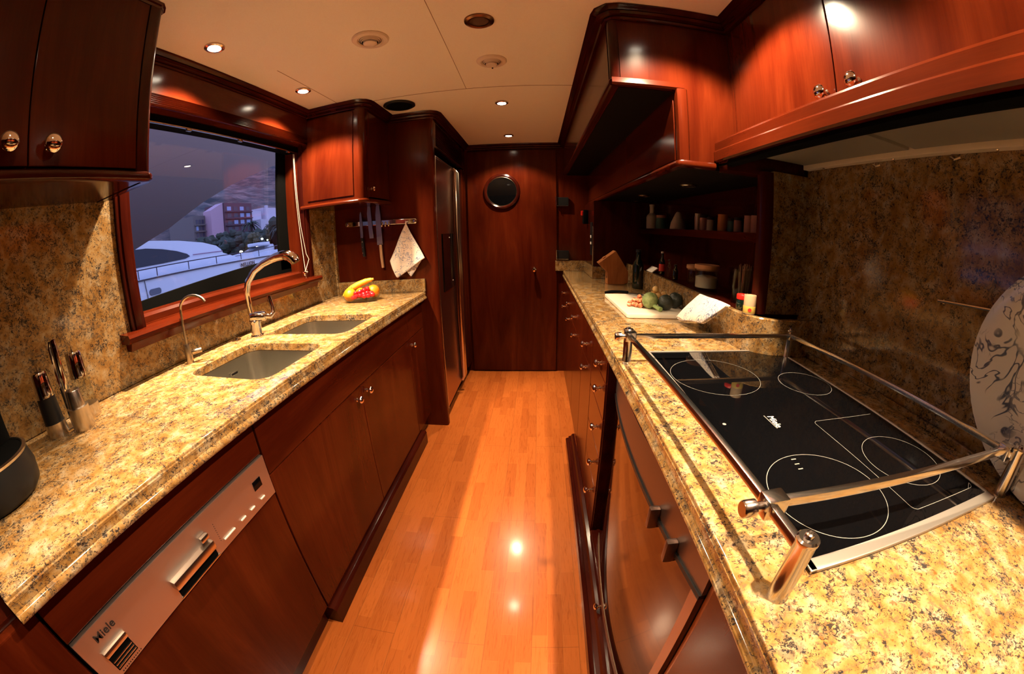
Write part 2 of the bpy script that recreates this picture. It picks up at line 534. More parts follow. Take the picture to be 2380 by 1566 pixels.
# end-of-passage door with its round porthole
dr = struct('door_1', MB().box(-.562, .172, YB - .012, YB + .004, .012, 1.915, .002), M_WOOD)
ring = MB().lathe([(PR - .014, .0), (PR - .014, .014), (PR - .004, .020), (PR + .008, .016), (PR + .014, .0)], (PCX, YB - .012, PCZ), (0, -1, 0), 48)
rel(ring.build('porthole_ring', M_TRIMZ, dr), 'dark wooden ring with a bright rim around the round window')
MB().lathe([(0, .004), (PR - .013, .004), (PR - .013, .0), (0, 0)], (PCX, YB - .0125, PCZ), (0, -1, 0), 48).build('porthole_glass', M_BLACKGLASS, dr)
MB().lathe([(PR - .020, .006), (PR - .016, .012), (PR - .011, .010), (PR - .012, .004)], (PCX, YB - .013, PCZ), (0, -1, 0), 48).build('porthole_bezel', M_NICKEL, dr)
kn = MB().lathe([(0, 0), (.018, 0), (.018, .004), (.009, .007), (.008, .022), (.016, .030), (.021, .042), (.017, .055), (0, .060)], (-.017, YB - .012, .913), (0, -1, 0), 20)
kn.build('door_knob', M_CHROME, dr)

def plate(z, lab):
    t = thing('door_hinge', lab, 'hinge', (.215, YB - .03, z))
    MB().box(.165, .27, YB - .028, YB, z - .034, z + .034, .003).build('hinge_plate', M_BLACK, t)
    MB().cyl((.168, YB - .034, z - .04), (.168, YB - .034, z + .04), .006).build('hinge_pin', M_CHROME, t)
    MB().box(.17, .265, YB - .032, YB - .026, z - .040, z - .036).build('edge_strip', M_NICKEL, t)
plate(1.478, 'upper dark metal plate with a bright pin beside the porthole door')
plate(1.035, 'lower dark metal plate with a bright pin just above the far granite upstand')

# ------------------------------------------------------------------ window
win = thing('window_1', 'window', 'window', (XL, 1.27, WZ0))
win['kind'] = 'structure'
del win['label'], win['category']
GX = -1.36
fr = MB()
fr.box(XL - .02, XL + .014, .690, .748, 1.06, 1.80, .004); fr.box(XL - .02, XL + .014, 1.797, 1.857, 1.06, 1.80, .004)
fr.box(XL - .02, XL + .020, 1.812, 1.842, 1.06, 1.80, .004)
fr.box(XL - .02, XL + .020, .705, .733, 1.06, 1.80, .004)
fr.build('window_frame', M_TRIMZ, win)
jb = MB()
jb.box(GX - .02, XL - .018, 1.797, 1.82, 1.06, 1.80); jb.box(GX - .02, XL - .018, .72, .747, 1.06, 1.80)
jb.box(GX - .02, XL - .018, .72, 1.82, 1.79, 1.82); jb.box(GX - .02, XL - .018, .72, 1.82, 1.045, 1.066)
jb.build('window_reveal', M_WOOD, win)
sl = MB()
sl.prism([(XL - .02, 1.032), (XL + .050, 1.032), (XL + .060, 1.040), (XL + .062, 1.050), (XL + .056, 1.060), (XL - .02, 1.064)], 'y', .645, 1.868, 0)
sl.prism([(XL - .02, 1.005), (XL + .030, 1.005), (XL + .042, 1.032), (XL - .02, 1.032)], 'y', .66, 1.853, 0)
sl.build('window_sill', M_WOODY, win)
MB().prism([(GX + .02, 1.06), (XL - .035, 1.06), (XL - .035, 1.088), (XL - .045, 1.098), (GX + .02, 1.102)], 'y', .748, 1.797).build('glazing_bead', M_WOODY, win)
g = MB()
# black rubber surround whose lower edge rises towards the bow
g.prism([(.747, 1.066), (1.797, 1.066), (1.797, 1.197), (.747, 1.132)], 'x', GX - .006, GX + .012)
g.prism([(1.705, 1.12), (1.797, 1.12), (1.797, 1.80), (1.735, 1.80)], 'x', GX - .006, GX + .012)
g.box(GX - .006, GX + .012, .747, 1.797, 1.782, 1.80)
g.box(GX - .006, GX + .012, .747, .765, 1.066, 1.80)
g.build('glass_seal', M_BLACKM, win)
MB().box(GX - .004, GX + .004, .75, 1.79, 1.08, 1.79).build('window_glass', M_PANE, win)

# pelmet over the window
pel = thing('window_pelmet', 'long red-brown pelmet board with fluted lower edge above the window', 'pelmet', (-1.22, 1.22, 1.775))
MB().box(-1.30, -1.200, .648, 1.80, 1.825, 1.935, .003).build('pelmet_board', M_WOODY, pel)
prof = [(-1.30, 1.780), (-1.203, 1.780)]
z = 1.780
for i in range(7):
    prof += [(-1.196, z + .001), (-1.191, z + .0035), (-1.196, z + .006), (-1.200, z + .0064)]
    z += .0068
prof += [(-1.200, 1.829), (-1.30, 1.829)]
MB().prism(prof, 'y', .652, 1.80).build('fluted_moulding', M_WOODY, pel, auto=18)

bl = thing('roller_blind', 'dark rolled-up blind with small brass clips and a looped pull cord in the window', 'blind', (-1.27, 1.27, 1.74))
MB().box(-1.335, -1.255, .75, 1.795, 1.752, 1.79, .004).build('headrail', M_BLACKM, bl)
MB().box(-1.262, -1.252, .75, 1.795, 1.746, 1.752, .001).build('bottom_bar', M_NICKEL, bl)
for y in (1.03, 1.33, 1.70):
    MB().box(-1.26, -1.248, y - .012, y + .012, 1.737, 1.748, .002).build('clip', M_NICKEL, bl)

cord = bl
M_CORD = mat('pale_cord', (.50, .42, .34), .6)
MB().tube([(-1.262, 1.765, 1.74), (-1.255, 1.77, 1.55), (-1.243, 1.775, 1.35), (-1.230, 1.79, 1.19), (-1.222, 1.80, 1.16), (-1.228, 1.765, 1.10)], .0016, 6).build('pull_cord', M_CORD, cord)
MB().tube([(-1.262, 1.757, 1.74), (-1.256, 1.760, 1.55), (-1.246, 1.765, 1.35), (-1.240, 1.772, 1.20), (-1.228, 1.764, 1.10)], .0016, 6).build('pull_cord', M_CORD, cord)
cl = thing('cord_cleat', 'small chrome cleat for the blind cord on the window sill', 'cleat', (-1.225, 1.757, 1.064))
MB().cyl((-1.225, 1.757, 1.062), (-1.225, 1.757, 1.085), .006).build('cleat_post', M_CHROME, cl)
MB().tube([(-1.225, 1.735, 1.098), (-1.225, 1.745, 1.088), (-1.225, 1.757, 1.084), (-1.225, 1.770, 1.088), (-1.225, 1.780, 1.104)], [.002, .004, .005, .004, .002], 8).build('cleat_horn', M_CHROME, cl)
MB().tube([(-1.225, 1.75, 1.10), (-1.215, 1.765, 1.094), (-1.225, 1.772, 1.086), (-1.235, 1.76, 1.080), (-1.222, 1.748, 1.076)], .002, 6).build('wound_cord', M_CORD, cl)

# ------------------------------------------------------------------ crown mouldings round the ceiling
CPROF = [(-.01, H - .040), (.010, H - .040), (.014, H - .034), (.012, H - .030), (.024, H - .026), (.030, H - .019), (.028, H - .015), (.040, H - .008), (.046, H - .001), (-.01, H - .001)]
def crown(name, path): struct(name, MB().sweep(path, CPROF), M_TRIM, auto=24)
# travel with the room on the right-hand side
SPROF = [(-.01, H - .014), (.004, H - .014), (.010, H - .010), (.012, H - .005), (.018, H - .001), (-.01, H - .001)]
struct('trim_3', MB().sweep([(-.955, -1.5), (-.955, .628), (-.965, .640), (-.98, .650), (-1.246, .650)], SPROF), M_TRIM, auto=20)
crown('trim_1', [(-1.205, .600), (-1.205, 1.800), (-.895, 1.800)]
      + [(-.880, 1.803), (-.868, 1.812), (-.860, 1.826), (-.857, 1.845)] + [(-.857, 2.150), (-.62, 2.150)]
      + [(-.603, 2.154), (-.59, 2.165), (-.583, 2.185)] + [(-.583, YB), (.235, YB)]
      + [(.235, 1.165), (.239, 1.143), (.252, 1.128), (.275, 1.122)] + [(.634, 1.122), (.634, -1.5)])

# ceiling panel joints
cj = MB()
cj.tube([(-.30, .70, H), (-.325, 1.83, H)], .0012, 4); cj.box(-.86, .22, 1.83, 1.833, H - .0012, H)
cj.box(-.99, -.988, 1.25, 1.80, H - .0012, H)
struct('trim_2', cj, mat('ceiling_joint', (.30, .18, .08), .6))

# ------------------------------------------------------------------ ceiling fittings
def downlight(x, y, lab, lit=True, r=.030):
    t = thing('downlight', lab, 'ceiling lamp', (x, y, H))
    MB().lathe([(r * .78, -.001), (r * .80, -.007), (r * 1.0, -.009), (r * 1.22, -.005), (r * 1.25, 0)], (x, y, H), (0, 0, 1), 32).build('bezel', M_NICKEL, t)
    MB().lathe([(0, -.0035), (r * .5, -.0045), (r * .78, -.0035), (r * .78, -.001), (0, -.001)], (x, y, H), (0, 0, 1), 28).build('lens', M_LIT if lit else M_OFF, t)
    return t
downlight(-1.03, .934, 'lit ceiling spotlight nearest the hanging cabinet over the near end of the window')
downlight(-1.03, 1.505, 'lit ceiling spotlight near the far end of the window pelmet')
downlight(-.173, 2.082, 'lit ceiling spotlight over the passage, the nearer of the aisle pair')
downlight(-.190, 2.848, 'lit ceiling spotlight farthest away, just before the porthole door')
downlight(.395, .845, 'lit ceiling spotlight above the cooktop corner, seen mirrored in the cabinet')
downlight(.40, .06, 'lit ceiling spotlight above the near end of the cooktop')
downlight(-.42, .28, 'lit ceiling spotlight overhead between the near worktops')
t = downlight(-.168, 1.189, 'unlit ceiling spotlight with a dark bronze rim near the two round vents', False, .040)
for c_ in t.children:
    if c_.name.startswith('bezel'): c_.data.materials[0] = mat('dark_bronze', (.16, .08, .04), .25, 1)
def vent(x, y, r, lab, bar=False):
    t = thing('ceiling_vent', lab, 'air vent', (x, y, H), 0, 'round ceiling vents')
    MB().lathe([(r, 0), (r, -.003), (r * .93, -.008), (r * .72, -.010), (r * .68, -.006), (r * .66, -.001)], (x, y, H), (0, 0, 1), 40).build('vent_flange', M_CREAM, t)
    for i, q in enumerate((.60, .52, .44)):
        MB().lathe([(r * q, -.006 - .004 * i), (r * (q + .045), -.002 - .004 * i), (r * (q + .055), -.003 - .004 * i), (r * (q + .01), -.008 - .004 * i)], (x, y, H), (0, 0, 1), 36).build('louvre', M_CREAM, t)
    MB().lathe([(0, -.024), (r * .30, -.024), (r * .38, -.020), (r * .38, -.001), (0, -.001)], (x, y, H), (0, 0, 1), 32).build('vent_disc', M_CREAM, t)
    MB().lathe([(0, -.0008), (r * .66, -.0008), (r * .66, -.0016), (0, -.0016)], (x, y, H), (0, 0, 1), 32).build('vent_throat', M_GAP, t)
    if bar: MB().box(x - .003, x + .003, y - .002, y + r * .58, H - .022, H - .014).build('gap_bar', M_BLACKM, t)
vent(-.555, 1.205, .066, 'cream round ceiling vent nearer the window side')
vent(-.165, 1.525, .062, 'cream round ceiling vent with a dark bar across its louvres', True)
sp = thing('ceiling_speaker', 'black round speaker grille in the ceiling by the tall fridge housing', 'speaker', (-.715, 1.955, H))
MB().lathe([(.070, 0), (.085, 0), (.087, -.006), (.078, -.011), (.070, -.009)], (-.715, 1.955, H), (0, 0, 1), 40).build('speaker_rim', M_BLACK, sp)
MB().lathe([(0, -.012), (.04, -.011), (.071, -.008), (.071, -.001), (0, -.001)], (-.715, 1.955, H), (0, 0, 1), 36).build('speaker_grille', M_BLACKM, sp)

# ------------------------------------------------------------------ granite on the left
GT, GB = .900, .850
def lip_profile(x, s):
    # s=+1: the aisle is towards +x.  ogee edge, from the top face inwards
    P = [(-.030, GT - .006), (-.0065, GT - .006), (-.0045, GT - .009), (-.005, GT - .014), (-.010, GT - .018), (-.013, GT - .022), (-.012, GT - .026),
         (-.004, GT - .029), (0.0, GT - .034), (.001, GT - .040), (-.002, GT - .046), (-.008, GT - .050), (-.030, GT - .050)]
    return [(x + s * a, z_) for a, z_ in P]
def slab(name, outline, holes, z0, z1, extra=None, matl=None):
    cu = bpy.data.curves.new(name, 'CURVE'); cu.dimensions = '2D'; cu.fill_mode = 'BOTH'
    cu.extrude = (z1 - z0) / 2 - .003; cu.bevel_depth = .003; cu.bevel_resolution = 3; cu.offset = -.003
    for poly in [outline] + holes:
        sp_ = cu.splines.new('POLY'); sp_.points.add(len(poly) - 1)
        for p_, (x, y) in zip(sp_.points, poly): p_.co = (x, y, 0, 1)
        sp_.use_cyclic_u = True
    o = bpy.data.objects.new(name, cu); C.objects.link(o)
    me = bpy.data.meshes.new_from_object(o.evaluated_get(bpy.context.evaluated_depsgraph_get()))
    bpy.data.objects.remove(o)
    mb = MB(); mb.bm.from_mesh(me)
    bmesh.ops.translate(mb.bm, verts=mb.bm.verts[:], vec=(0, 0, (z0 + z1) / 2))
    if extra: extra(mb)
    return mb
S1 = rrect(-1.085, -.725, .765, 1.105, .055)
S2 = rrect(-1.100, -.715, 1.225, 1.555, .055)
def lipL(mb): mb.prism(lip_profile(-.6545, 1), 'y', -.02, 2.148)
wt = slab('worktop', [(-1.246, -.02), (-.6605, -.02), (-.6605, 2.148), (-1.246, 2.148)], [S1, S2], GT - .03, GT, lipL)
tag(wt.build('worktop', M_GRAN), 'gold speckled granite worktop with two sink cut-outs under the window', 'worktop')

bs = MB()
bs.box(XL - .02, XL, -.6, .690, GT + .0005, 1.475, .001); bs.box(XL - .02, XL, 1.857, 2.125, GT + .0005, 1.475, .001)
bs.box(XL - .02, XL, .690, 1.857, GT + .0005, 1.005, .001)
bs.box(XL - .02, XL + .012, 2.125, 2.150, GT + .0005, 1.475, .001)
tag(bs.build('backsplash', M_GRANW), 'tall speckled granite backsplash around the window', 'backsplash')
tag(MB().box(-1.234, -.655, 2.128, 2.149, GT + .0005, .978, .003).build('granite_upstand', M_GRANW), 'low granite upstand across the far end of the sink worktop', 'upstand')

# ------------------------------------------------------------------ sinks
def sink(pts, depth, lab, y_over):
    xs = [p[0] for p in pts]; ys = [p[1] for p in pts]
    cx, cy = (min(xs) + max(xs)) / 2, (min(ys) + max(ys)) / 2
    t = thing('sink_bowl', lab, 'sink', (cx, cy, GT - .03 - depth), 0, 'undermount sink bowls')
    mb = MB()
    rows = []
    def ring(k, z): return [mb.bm.verts.new((cx + (x - cx) * k, cy + (y - cy) * k, z)) for x, y in pts]
    zt = GT - .0305
    for k, z in ((1.07, zt), (1.0, zt), (.995, zt - .01), (.975, zt - depth + .026), (.955, zt - depth + .010), (.90, zt - depth + .001), (.84, zt - depth), (.30, zt - depth - .006), (.12, zt - depth - .008)):
        rows.append(ring(k, z))
    n = len(pts)
    for a, b_ in zip(rows, rows[1:]):
        for i in range(n): mb.bm.faces.new((a[i], a[(i + 1) % n], b_[(i + 1) % n], b_[i]))
    mb.bm.faces.new(rows[-1])
    mb.build('bowl', M_SINK, t, auto=60)
    MB().lathe([(0, .002), (.022, .002), (.030, .004), (.040, .002), (.042, -.003), (0, -.003)], (cx, cy, zt - depth - .004), (0, 0, 1), 28).build('drain', M_CHROME, t)
    if y_over is not None:
        MB().box(min(xs) + .0055, min(xs) + .0095, y_over - .020, y_over + .020, zt - .052, zt - .040, .004).build('overflow_slot', M_CHROME, t)
        MB().box(min(xs) + .009, min(xs) + .0102, y_over - .016, y_over + .016, zt - .050, zt - .043, .002).build('slot_opening', M_GAP, t)
sink(S1, .17, 'square steel sink bowl with an overflow slot, the nearer bowl', .975)
sink(S2, .13, 'rectangular steel sink bowl beside the fruit, the farther bowl', None)

# ------------------------------------------------------------------ taps
fx, fy = -1.130, 1.200
t = thing('kitchen_mixer_tap', 'tall chrome mixer tap with pull-out spray head between the sinks', 'tap', (fx, fy, GT))
MB().lathe([(0, 0), (.028, 0), (.029, .004), (.024, .008), (.023, .050), (.026, .056), (.026, .066), (.020, .072), (0, .072)], (fx, fy, GT), (0, 0, 1), 28).build('tap_base', M_CHROME, t)
MB().cyl((fx - .012, fy - .012, GT + .082), (fx + .050, fy + .020, GT + .078), .021, .019, 24, .006).build('valve_body', M_CHROME, t)
pts = [(-1.135, 1.195, .975), (-1.139, 1.190, 1.03), (-1.140, 1.187, 1.08), (-1.125, 1.188, 1.125), (-1.09, 1.195, 1.165), (-1.045, 1.205, 1.190), (-1.005, 1.213, 1.203)]
MB().tube(pts, [.013, .0125, .0135, .0135, .0135, .014, .015], 18).build('spout', M_CHROME, t)
MB().tube([(-1.005, 1.213, 1.203), (-.985, 1.217, 1.209), (-.95, 1.222, 1.213), (-.925, 1.225, 1.209), (-.905, 1.228, 1.195), (-.898, 1.229, 1.180)], [.0155, .017, .0185, .021, .022, .019], 20).build('spray_head', M_CHROME, t)
MB().tube([(-1.085, 1.222, .978), (-1.070, 1.235, .972), (-1.062, 1.250, .985), (-1.070, 1.256, 1.010), (-1.078, 1.256, 1.035), (-1.080, 1.256, 1.055)], [.011, .0105, .009, .0085, .0105, .0085], 14).build('lever', M_CHROME, t)

t = thing('filter_tap', 'slim brushed swan-neck drinking-water tap beside the near sink', 'tap', (-1.178, .862, GT))
MB().lathe([(0, 0), (.014, 0), (.014, .066), (.0135, .068), (0, .068)], (-1.178, .862, GT), (0, 0, 1), 24).build('tap_body', M_NICKEL, t)
ap = [(-1.178, .862, .965), (-1.179, .864, 1.02), (-1.180, .868, 1.085)]
for i in range(1, 11):
    a = PI - i * PI / 11.5
    ap.append((-1.128 + .052 * math.cos(a), .868 + .020 * (1 + math.cos(a)), 1.085 + .045 * math.sin(a)))
MB().tube(ap, .0052, 12).build('spout', M_NICKEL, t)
MB().cyl((-1.172, .874, GT + .036), (-1.150, .905, GT + .036), .0095, .0095, 18, .002).build('handle_hub', M_NICKEL, t)
MB().cyl((-1.152, .900, GT + .040), (-1.152, .900, GT + .072), .002, .002, 8).build('lever', M_NICKEL, t)
t = thing('pop_up_knob', 'small flat chrome button on the granite between filter tap and mixer', 'knob', (-1.195, 1.135, GT))
MB().lathe([(0, .001), (.020, .001), (.021, .003), (.017, .0045), (0, .0045)], (-1.195, 1.135, GT), (0, 0, 1), 28).build('rim', M_CHROME, t)
MB().lathe([(0, .0045), (.011, .0045), (.010, .012), (0, .013)], (-1.195, 1.135, GT), (0, 0, 1), 20).build('button', M_CHROME, t)

# ------------------------------------------------------------------ knobs and cabinet helpers
def knob(parent, p, d, r=.015, name='knob', m_=None):
    k = r / .015
    mb = MB().lathe([(0, 0), (.009 * k, 0), (.009 * k, .002 * k), (.0055 * k, .004 * k), (.005 * k, .009 * k), (.008 * k, .012 * k), (.014 * k, .016 * k), (.0155 * k, .021 * k), (.013 * k, .026 * k), (.007 * k, .029 * k), (0, .030 * k)], p, d, 22)
    return mb.build(name, m_ or M_CHROME, parent)
FL = -.690     # face plane of the left base units
# filler + dishwasher + sink units
t = thing('base_cabinet', 'dark wooden base unit at the near left corner beside the dishwasher', 'cabinet', (-.97, -.33, 0))
MB().box(-1.24, -.712, -.66, .004, .10, GB - .002, .001).build('carcass', M_TRIMZ, t)
MB().box(-.712, FL, -.66, .002, .11, GB - .012, .003).build('door', M_WOOD, t)
MB().box(-1.24, -.735, -.66, .004, 0, .10).build('plinth', M_GAP, t)

t = thing('dishwasher', 'built-in dishwasher with a wide steel control panel and wooden front', 'dishwasher', (-.97, .32, 0))
MB().box(-1.22, -.712, .008, .634, .10, GB - .002, .001).build('cabinet_body', M_GAP, t)
MB().box(-.712, FL - .001, .008, .634, .752, GB - .012, .003).build('fascia', M_WOODY, t)
pn = MB()
pn.box(-.712, FL + .004, .010, .634, .628, .748, .0015)
p_ = pn.build('control_panel', M_PANEL, t)
dd = MB().box(-.712, FL, .008, .634, .105, .622, .003)
dd.build('door', M_WOOD, t)
MB().box(-1.22, -.725, .008, .634, 0, .095).build('plinth', M_TRIM, t)
FP = FL + .004
h_ = MB(); h_.box(FP - .022, FP + .0008, .245, .382, .634, .678, .003)
hh = h_.build('handle_recess', M_BLACKM, p_)
MB().box(FP - .01, FP + .016, .240, .380, .662, .686, .006).build('handle', M_STEEL2, p_)
MB().box(FP, FP + .003, .243, .386, .630, .635, .001).build('recess_lip', M_STEEL2, p_)
MB().box(FP, FP + .012, .352, .378, .694, .708, .005).build('push_button', M_STEEL2, p_)
MB().box(FP, FP + .0008, .565, .598, .680, .706, .003).build('display', M_BLACKGLASS, p_)
for y0, y1 in ((.415, .458), (.484, .504), (.526, .544), (.572, .590)):
    MB().box(FP, FP + .004, y0, y1, .6485, .6525, .0015).build('key', M_WHITE, p_)
d_ = MB()
for i in range(9): d_.box(FP, FP + .0006, .405, .4065, .655 + i * .006, .657 + i * .006)
d_.build('dotted_mark', M_DARKPRINT, p_)
v_ = MB().box(FP - .001, FP + .0006, .042, .100, .640, .690, .002); v_.build('vent_opening', M_BLACKM, p_)
MB().box(FP - .002, FP + .008, .040, .102, .680, .694, .004).build('vent_hood', M_STEEL2, p_)
for z in (.645, .653, .661): MB().box(FP - .001, FP + .003, .044, .098, z, z + .0035, .001).build('vent_louvre', M_STEEL2, p_)
put_text('brand_lettering', 'Miele', .024, M_DARKPRINT, p_, (FP + .0006, .074, .722), (0, 1, 0), (0, 0, 1), off=.00025)
mk = MB()
for i in range(11): mk.box(FP, FP + .0004, .046 + i * .0055, .049 + i * .0055, .632, .6345)
mk.build('small_print', M_DARKPRINT, p_)

t = thing('sink_cabinet', 'long dark wooden base unit with doors below the two sinks', 'cabinet', (-.97, 1.3, 0))
MB().box(-1.24, -.712, .638, 2.146, .10, GB - .20, .001).build('carcass', M_GAP, t)
for y0, y1 in ((.640, 1.868), (1.872, 2.146)):
    MB().box(-.712, FL, y0, y1, .682, GB - .012, .0025).build('front_rail', M_WOODY, t)
for i, (y0, y1, ky, kz) in enumerate(((.640, 1.250, 1.203, .640), (1.253, 1.868, 1.300, .640), (1.872, 2.146, 1.912, .640))):
    d_ = MB().box(-.712, FL, y0, y1, .105, .678, .0025).build('door', M_WOOD, t)
    knob(d_, (FL, ky, kz), (1, 0, 0), .0145)
MB().box(-1.24, -.725, .638, 2.146, 0, .10).build('plinth', M_TRIM, t)
pl = MB()
pl.prism([(-.722, .0), (-.668, .0), (-.668, .072), (-.672, .080), (-.680, .086), (-.722, .088)], 'y', .640, 1.93)
pl.build('kickboard', M_TRIM, t)

# ------------------------------------------------------------------ wall cabinets on the left
FC = -.950
t = thing('wall_cabinet', 'dark wooden wall cabinet with two chrome knobs at the top left', 'cabinet', (-1.1, .1, 1.47), 0)
MB().box(-1.245, FC - .022, -.66, .645, 1.492, H - .004, .001).build('carcass', M_WOOD, t)
for y0, y1, ky in ((-.20, .311, .264), (.314, .598, .362)):
    d_ = MB().box(FC - .022, FC, y0, y1, 1.498, H - .016, .002).build('door', M_WOOD, t)
    knob(d_, (FC, ky, 1.540), (1, 0, 0), .0205)
MB().box(FC - .022, FC, -.66, -.203, 1.498, H - .016, .002).build('door', M_WOOD, t)
MB().prism([(-1.02, .65), (-1.02, .602), (FC, .602)] + arc(FC - .022, .628, .022, 0, 90, 6), 'z', 1.492, H - .002).build('corner_post', M_TRIMZ, t)
CP = [(-.02, 1.468), (.004, 1.468), (.010, 1.472), (.012, 1.480), (.009, 1.488), (.002, 1.492), (-.02, 1.492)]
MB().sweep([(FC, -.66), (FC, .628), (FC - .008, .642), (FC - .024, .650), (-1.245, .650)][::1], CP).build('base_moulding', M_TRIM, t)
MB().box(-1.245, FC - .01, -.66, .640, 1.470, 1.492).build('underside', M_TRIM, t)

SX, SY0, SY1 = -.857, 1.80, 2.148
t = thing('corner_wall_cabinet', 'small red wooden wall cabinet with a rounded corner between window and fridge housing', 'cabinet', (-1.05, 1.97, 1.43))
MB().box(-1.245, -.892, SY0, SY1, 1.452, H - .042, .001).build('carcass', M_WOOD, t)
MB().box(-1.200, -.915, SY0 - .006, SY0, 1.470, H - .050, .002).build('side_panel', M_WOOD, t)
MB().prism([(-.905, SY0 + .06), (-.905, SY0 - .006)] + arc(-.887, SY0 + .024, .030, -90, 0, 8) + [(SX, SY0 + .06)], 'z', 1.452, H - .038).build('corner_post', M_WOOD, t)
d_ = MB().box(-.892, SX, SY0 + .063, SY1, 1.460, H - .046, .002).build('door', M_WOOD, t)
knob(d_, (SX, 1.895, 1.505), (1, 0, 0), .012)
CP2 = [(-.02, 1.430), (.004, 1.430), (.010, 1.434), (.012, 1.441), (.009, 1.448), (.002, 1.452), (-.02, 1.452)]
MB().sweep([(-1.245, SY0 - .004), (-.890, SY0 - .004), (-.870, SY0 + .004), (-.860, SY0 + .016), (SX, SY0 + .034), (SX, SY1)], CP2).build('base_moulding', M_WOODX, t)
MB().box(-1.245, SX - .01, SY0, SY1, 1.432, 1.452).build('underside', M_TRIM, t)

# ------------------------------------------------------------------ tall fridge housing and fridge
TF = -.583
t = thing('fridge_housing', 'tall dark wooden housing around the refrigerator with a louvred top panel', 'cabinet', (-.9, 2.65, 0))
MB().box(-1.246, TF - .03, 2.150, 2.172, .0, H - .04, .001).build('side_panel', M_WOOD, t)
MB().prism([(TF - .03, 2.192), (TF - .03, 2.150)] + arc(TF - .014, 2.164, .014, -90, 0, 5) + [(TF, 2.192)], 'z', 0, H - .038).build('corner_post', M_WOOD, t)
MB().box(-1.246, TF - .06, 2.172, YB, 1.76, H - .04).build('top_box', M_GAP, t)
lv = MB()
lv.box(TF - .03, TF, 2.192, 2.22, 1.76, H - .04, .001); lv.box(TF - .03, TF, 3.08, YB, 1.76, H - .04, .001)
lv.box(TF - .03, TF, 2.22, 3.08, 1.76, 1.775, .001)
n = 13
for i in range(n):
    z = 1.780 + i * .0115
    lv.prism([(TF - .020, z), (TF - .002, z - .004), (TF, z - .001), (TF - .018, z + .004)], 'y', 2.22, 3.08)
lv.build('louvred_panel', M_TRIM, t)
MB().box(-1.2, TF - .002, 3.02, YB, .09, 1.755, .002).build('filler_panel', M_WOOD, t)
MB().box(-1.2, TF - .05, 2.19, YB, 0, .085).build('plinth', M_GAP, t)

t = thing('refrigerator', 'steel side-by-side refrigerator with a black ice dispenser', 'fridge', (-.9, 2.6, .086))
MB().box(-1.2, TF - .045, 2.20, 3.015, .087, 1.745, .002).build('fridge_body', M_BLACKM, t)
FD = TF - .004
l_ = MB().box(FD - .04, FD, 2.215, 2.70, .10, 1.705, .004).build('door', M_FRIDGE, t)
r_ = MB().box(FD - .04, FD, 2.735, 3.005, .10, 1.705, .004).build('door', M_FRIDGE, t)
MB().box(FD - .042, FD + .006, 2.203, 2.216, .10, 1.712, .003).build('edge_trim', M_NICKEL, l_)
MB().box(FD - .04, FD + .004, 2.203, 2.70, 1.705, 1.712, .002).build('top_trim', M_NICKEL, l_)
for y, s_ in ((2.685, -1), (2.745, 1)):
    MB().tube([(FD + .004, y - s_ * .012, .11), (FD + .022, y, .14), (FD + .030, y, .9), (FD + .022, y, 1.68), (FD + .004, y - s_ * .012, 1.70)], .014, 12).build('handle', M_NICKEL, l_ if s_ < 0 else r_)
MB().box(FD, FD + .006, 2.33, 2.64, .86, 1.235, .004).build('ice_dispenser', M_BLACKGLASS, l_)
for yy, zz in ((2.50, 1.205), (2.56, .905)):
    MB().box(FD + .006, FD + .0075, yy, yy + .02, zz, zz + .006).build('indicator', M_WHITE, l_)

# ------------------------------------------------------------------ magnetic knife rail, knives, tea towel
KY = 2.150
rail = thing('knife_rail', 'horizontal steel magnetic knife rail on the wooden side of the fridge housing', 'knife rack', (-.90, KY, 1.32))
def RZ(x): return 1.333 + (x + 1.14) * (-.03)
MB().prism([(-1.150, 1.320), (-.690, 1.306), (-.690, 1.336), (-1.150, 1.350)], 'y', KY - .014, KY, .003).build('magnet_bar', M_CHROME, rail)
MB().cyl((-1.145, KY - .018, 1.335), (-1.145, KY - .002, 1.335), .012, .012, 16, .003).build('end_cap', M_NICKEL, rail)
MB().cyl((-.695, KY - .020, 1.321), (-.695, KY - .002, 1.321), .013, .013, 16, .003).build('end_cap', M_CHROME, rail)
for i in range(3):
    x = -.905 + i * .022
    MB().tube([(x, KY - .016, 1.330), (x, KY - .020, 1.312), (x + .002, KY - .026, 1.305), (x + .003, KY - .030, 1.312)], .004, 8).build('hook', M_NICKEL, rail)

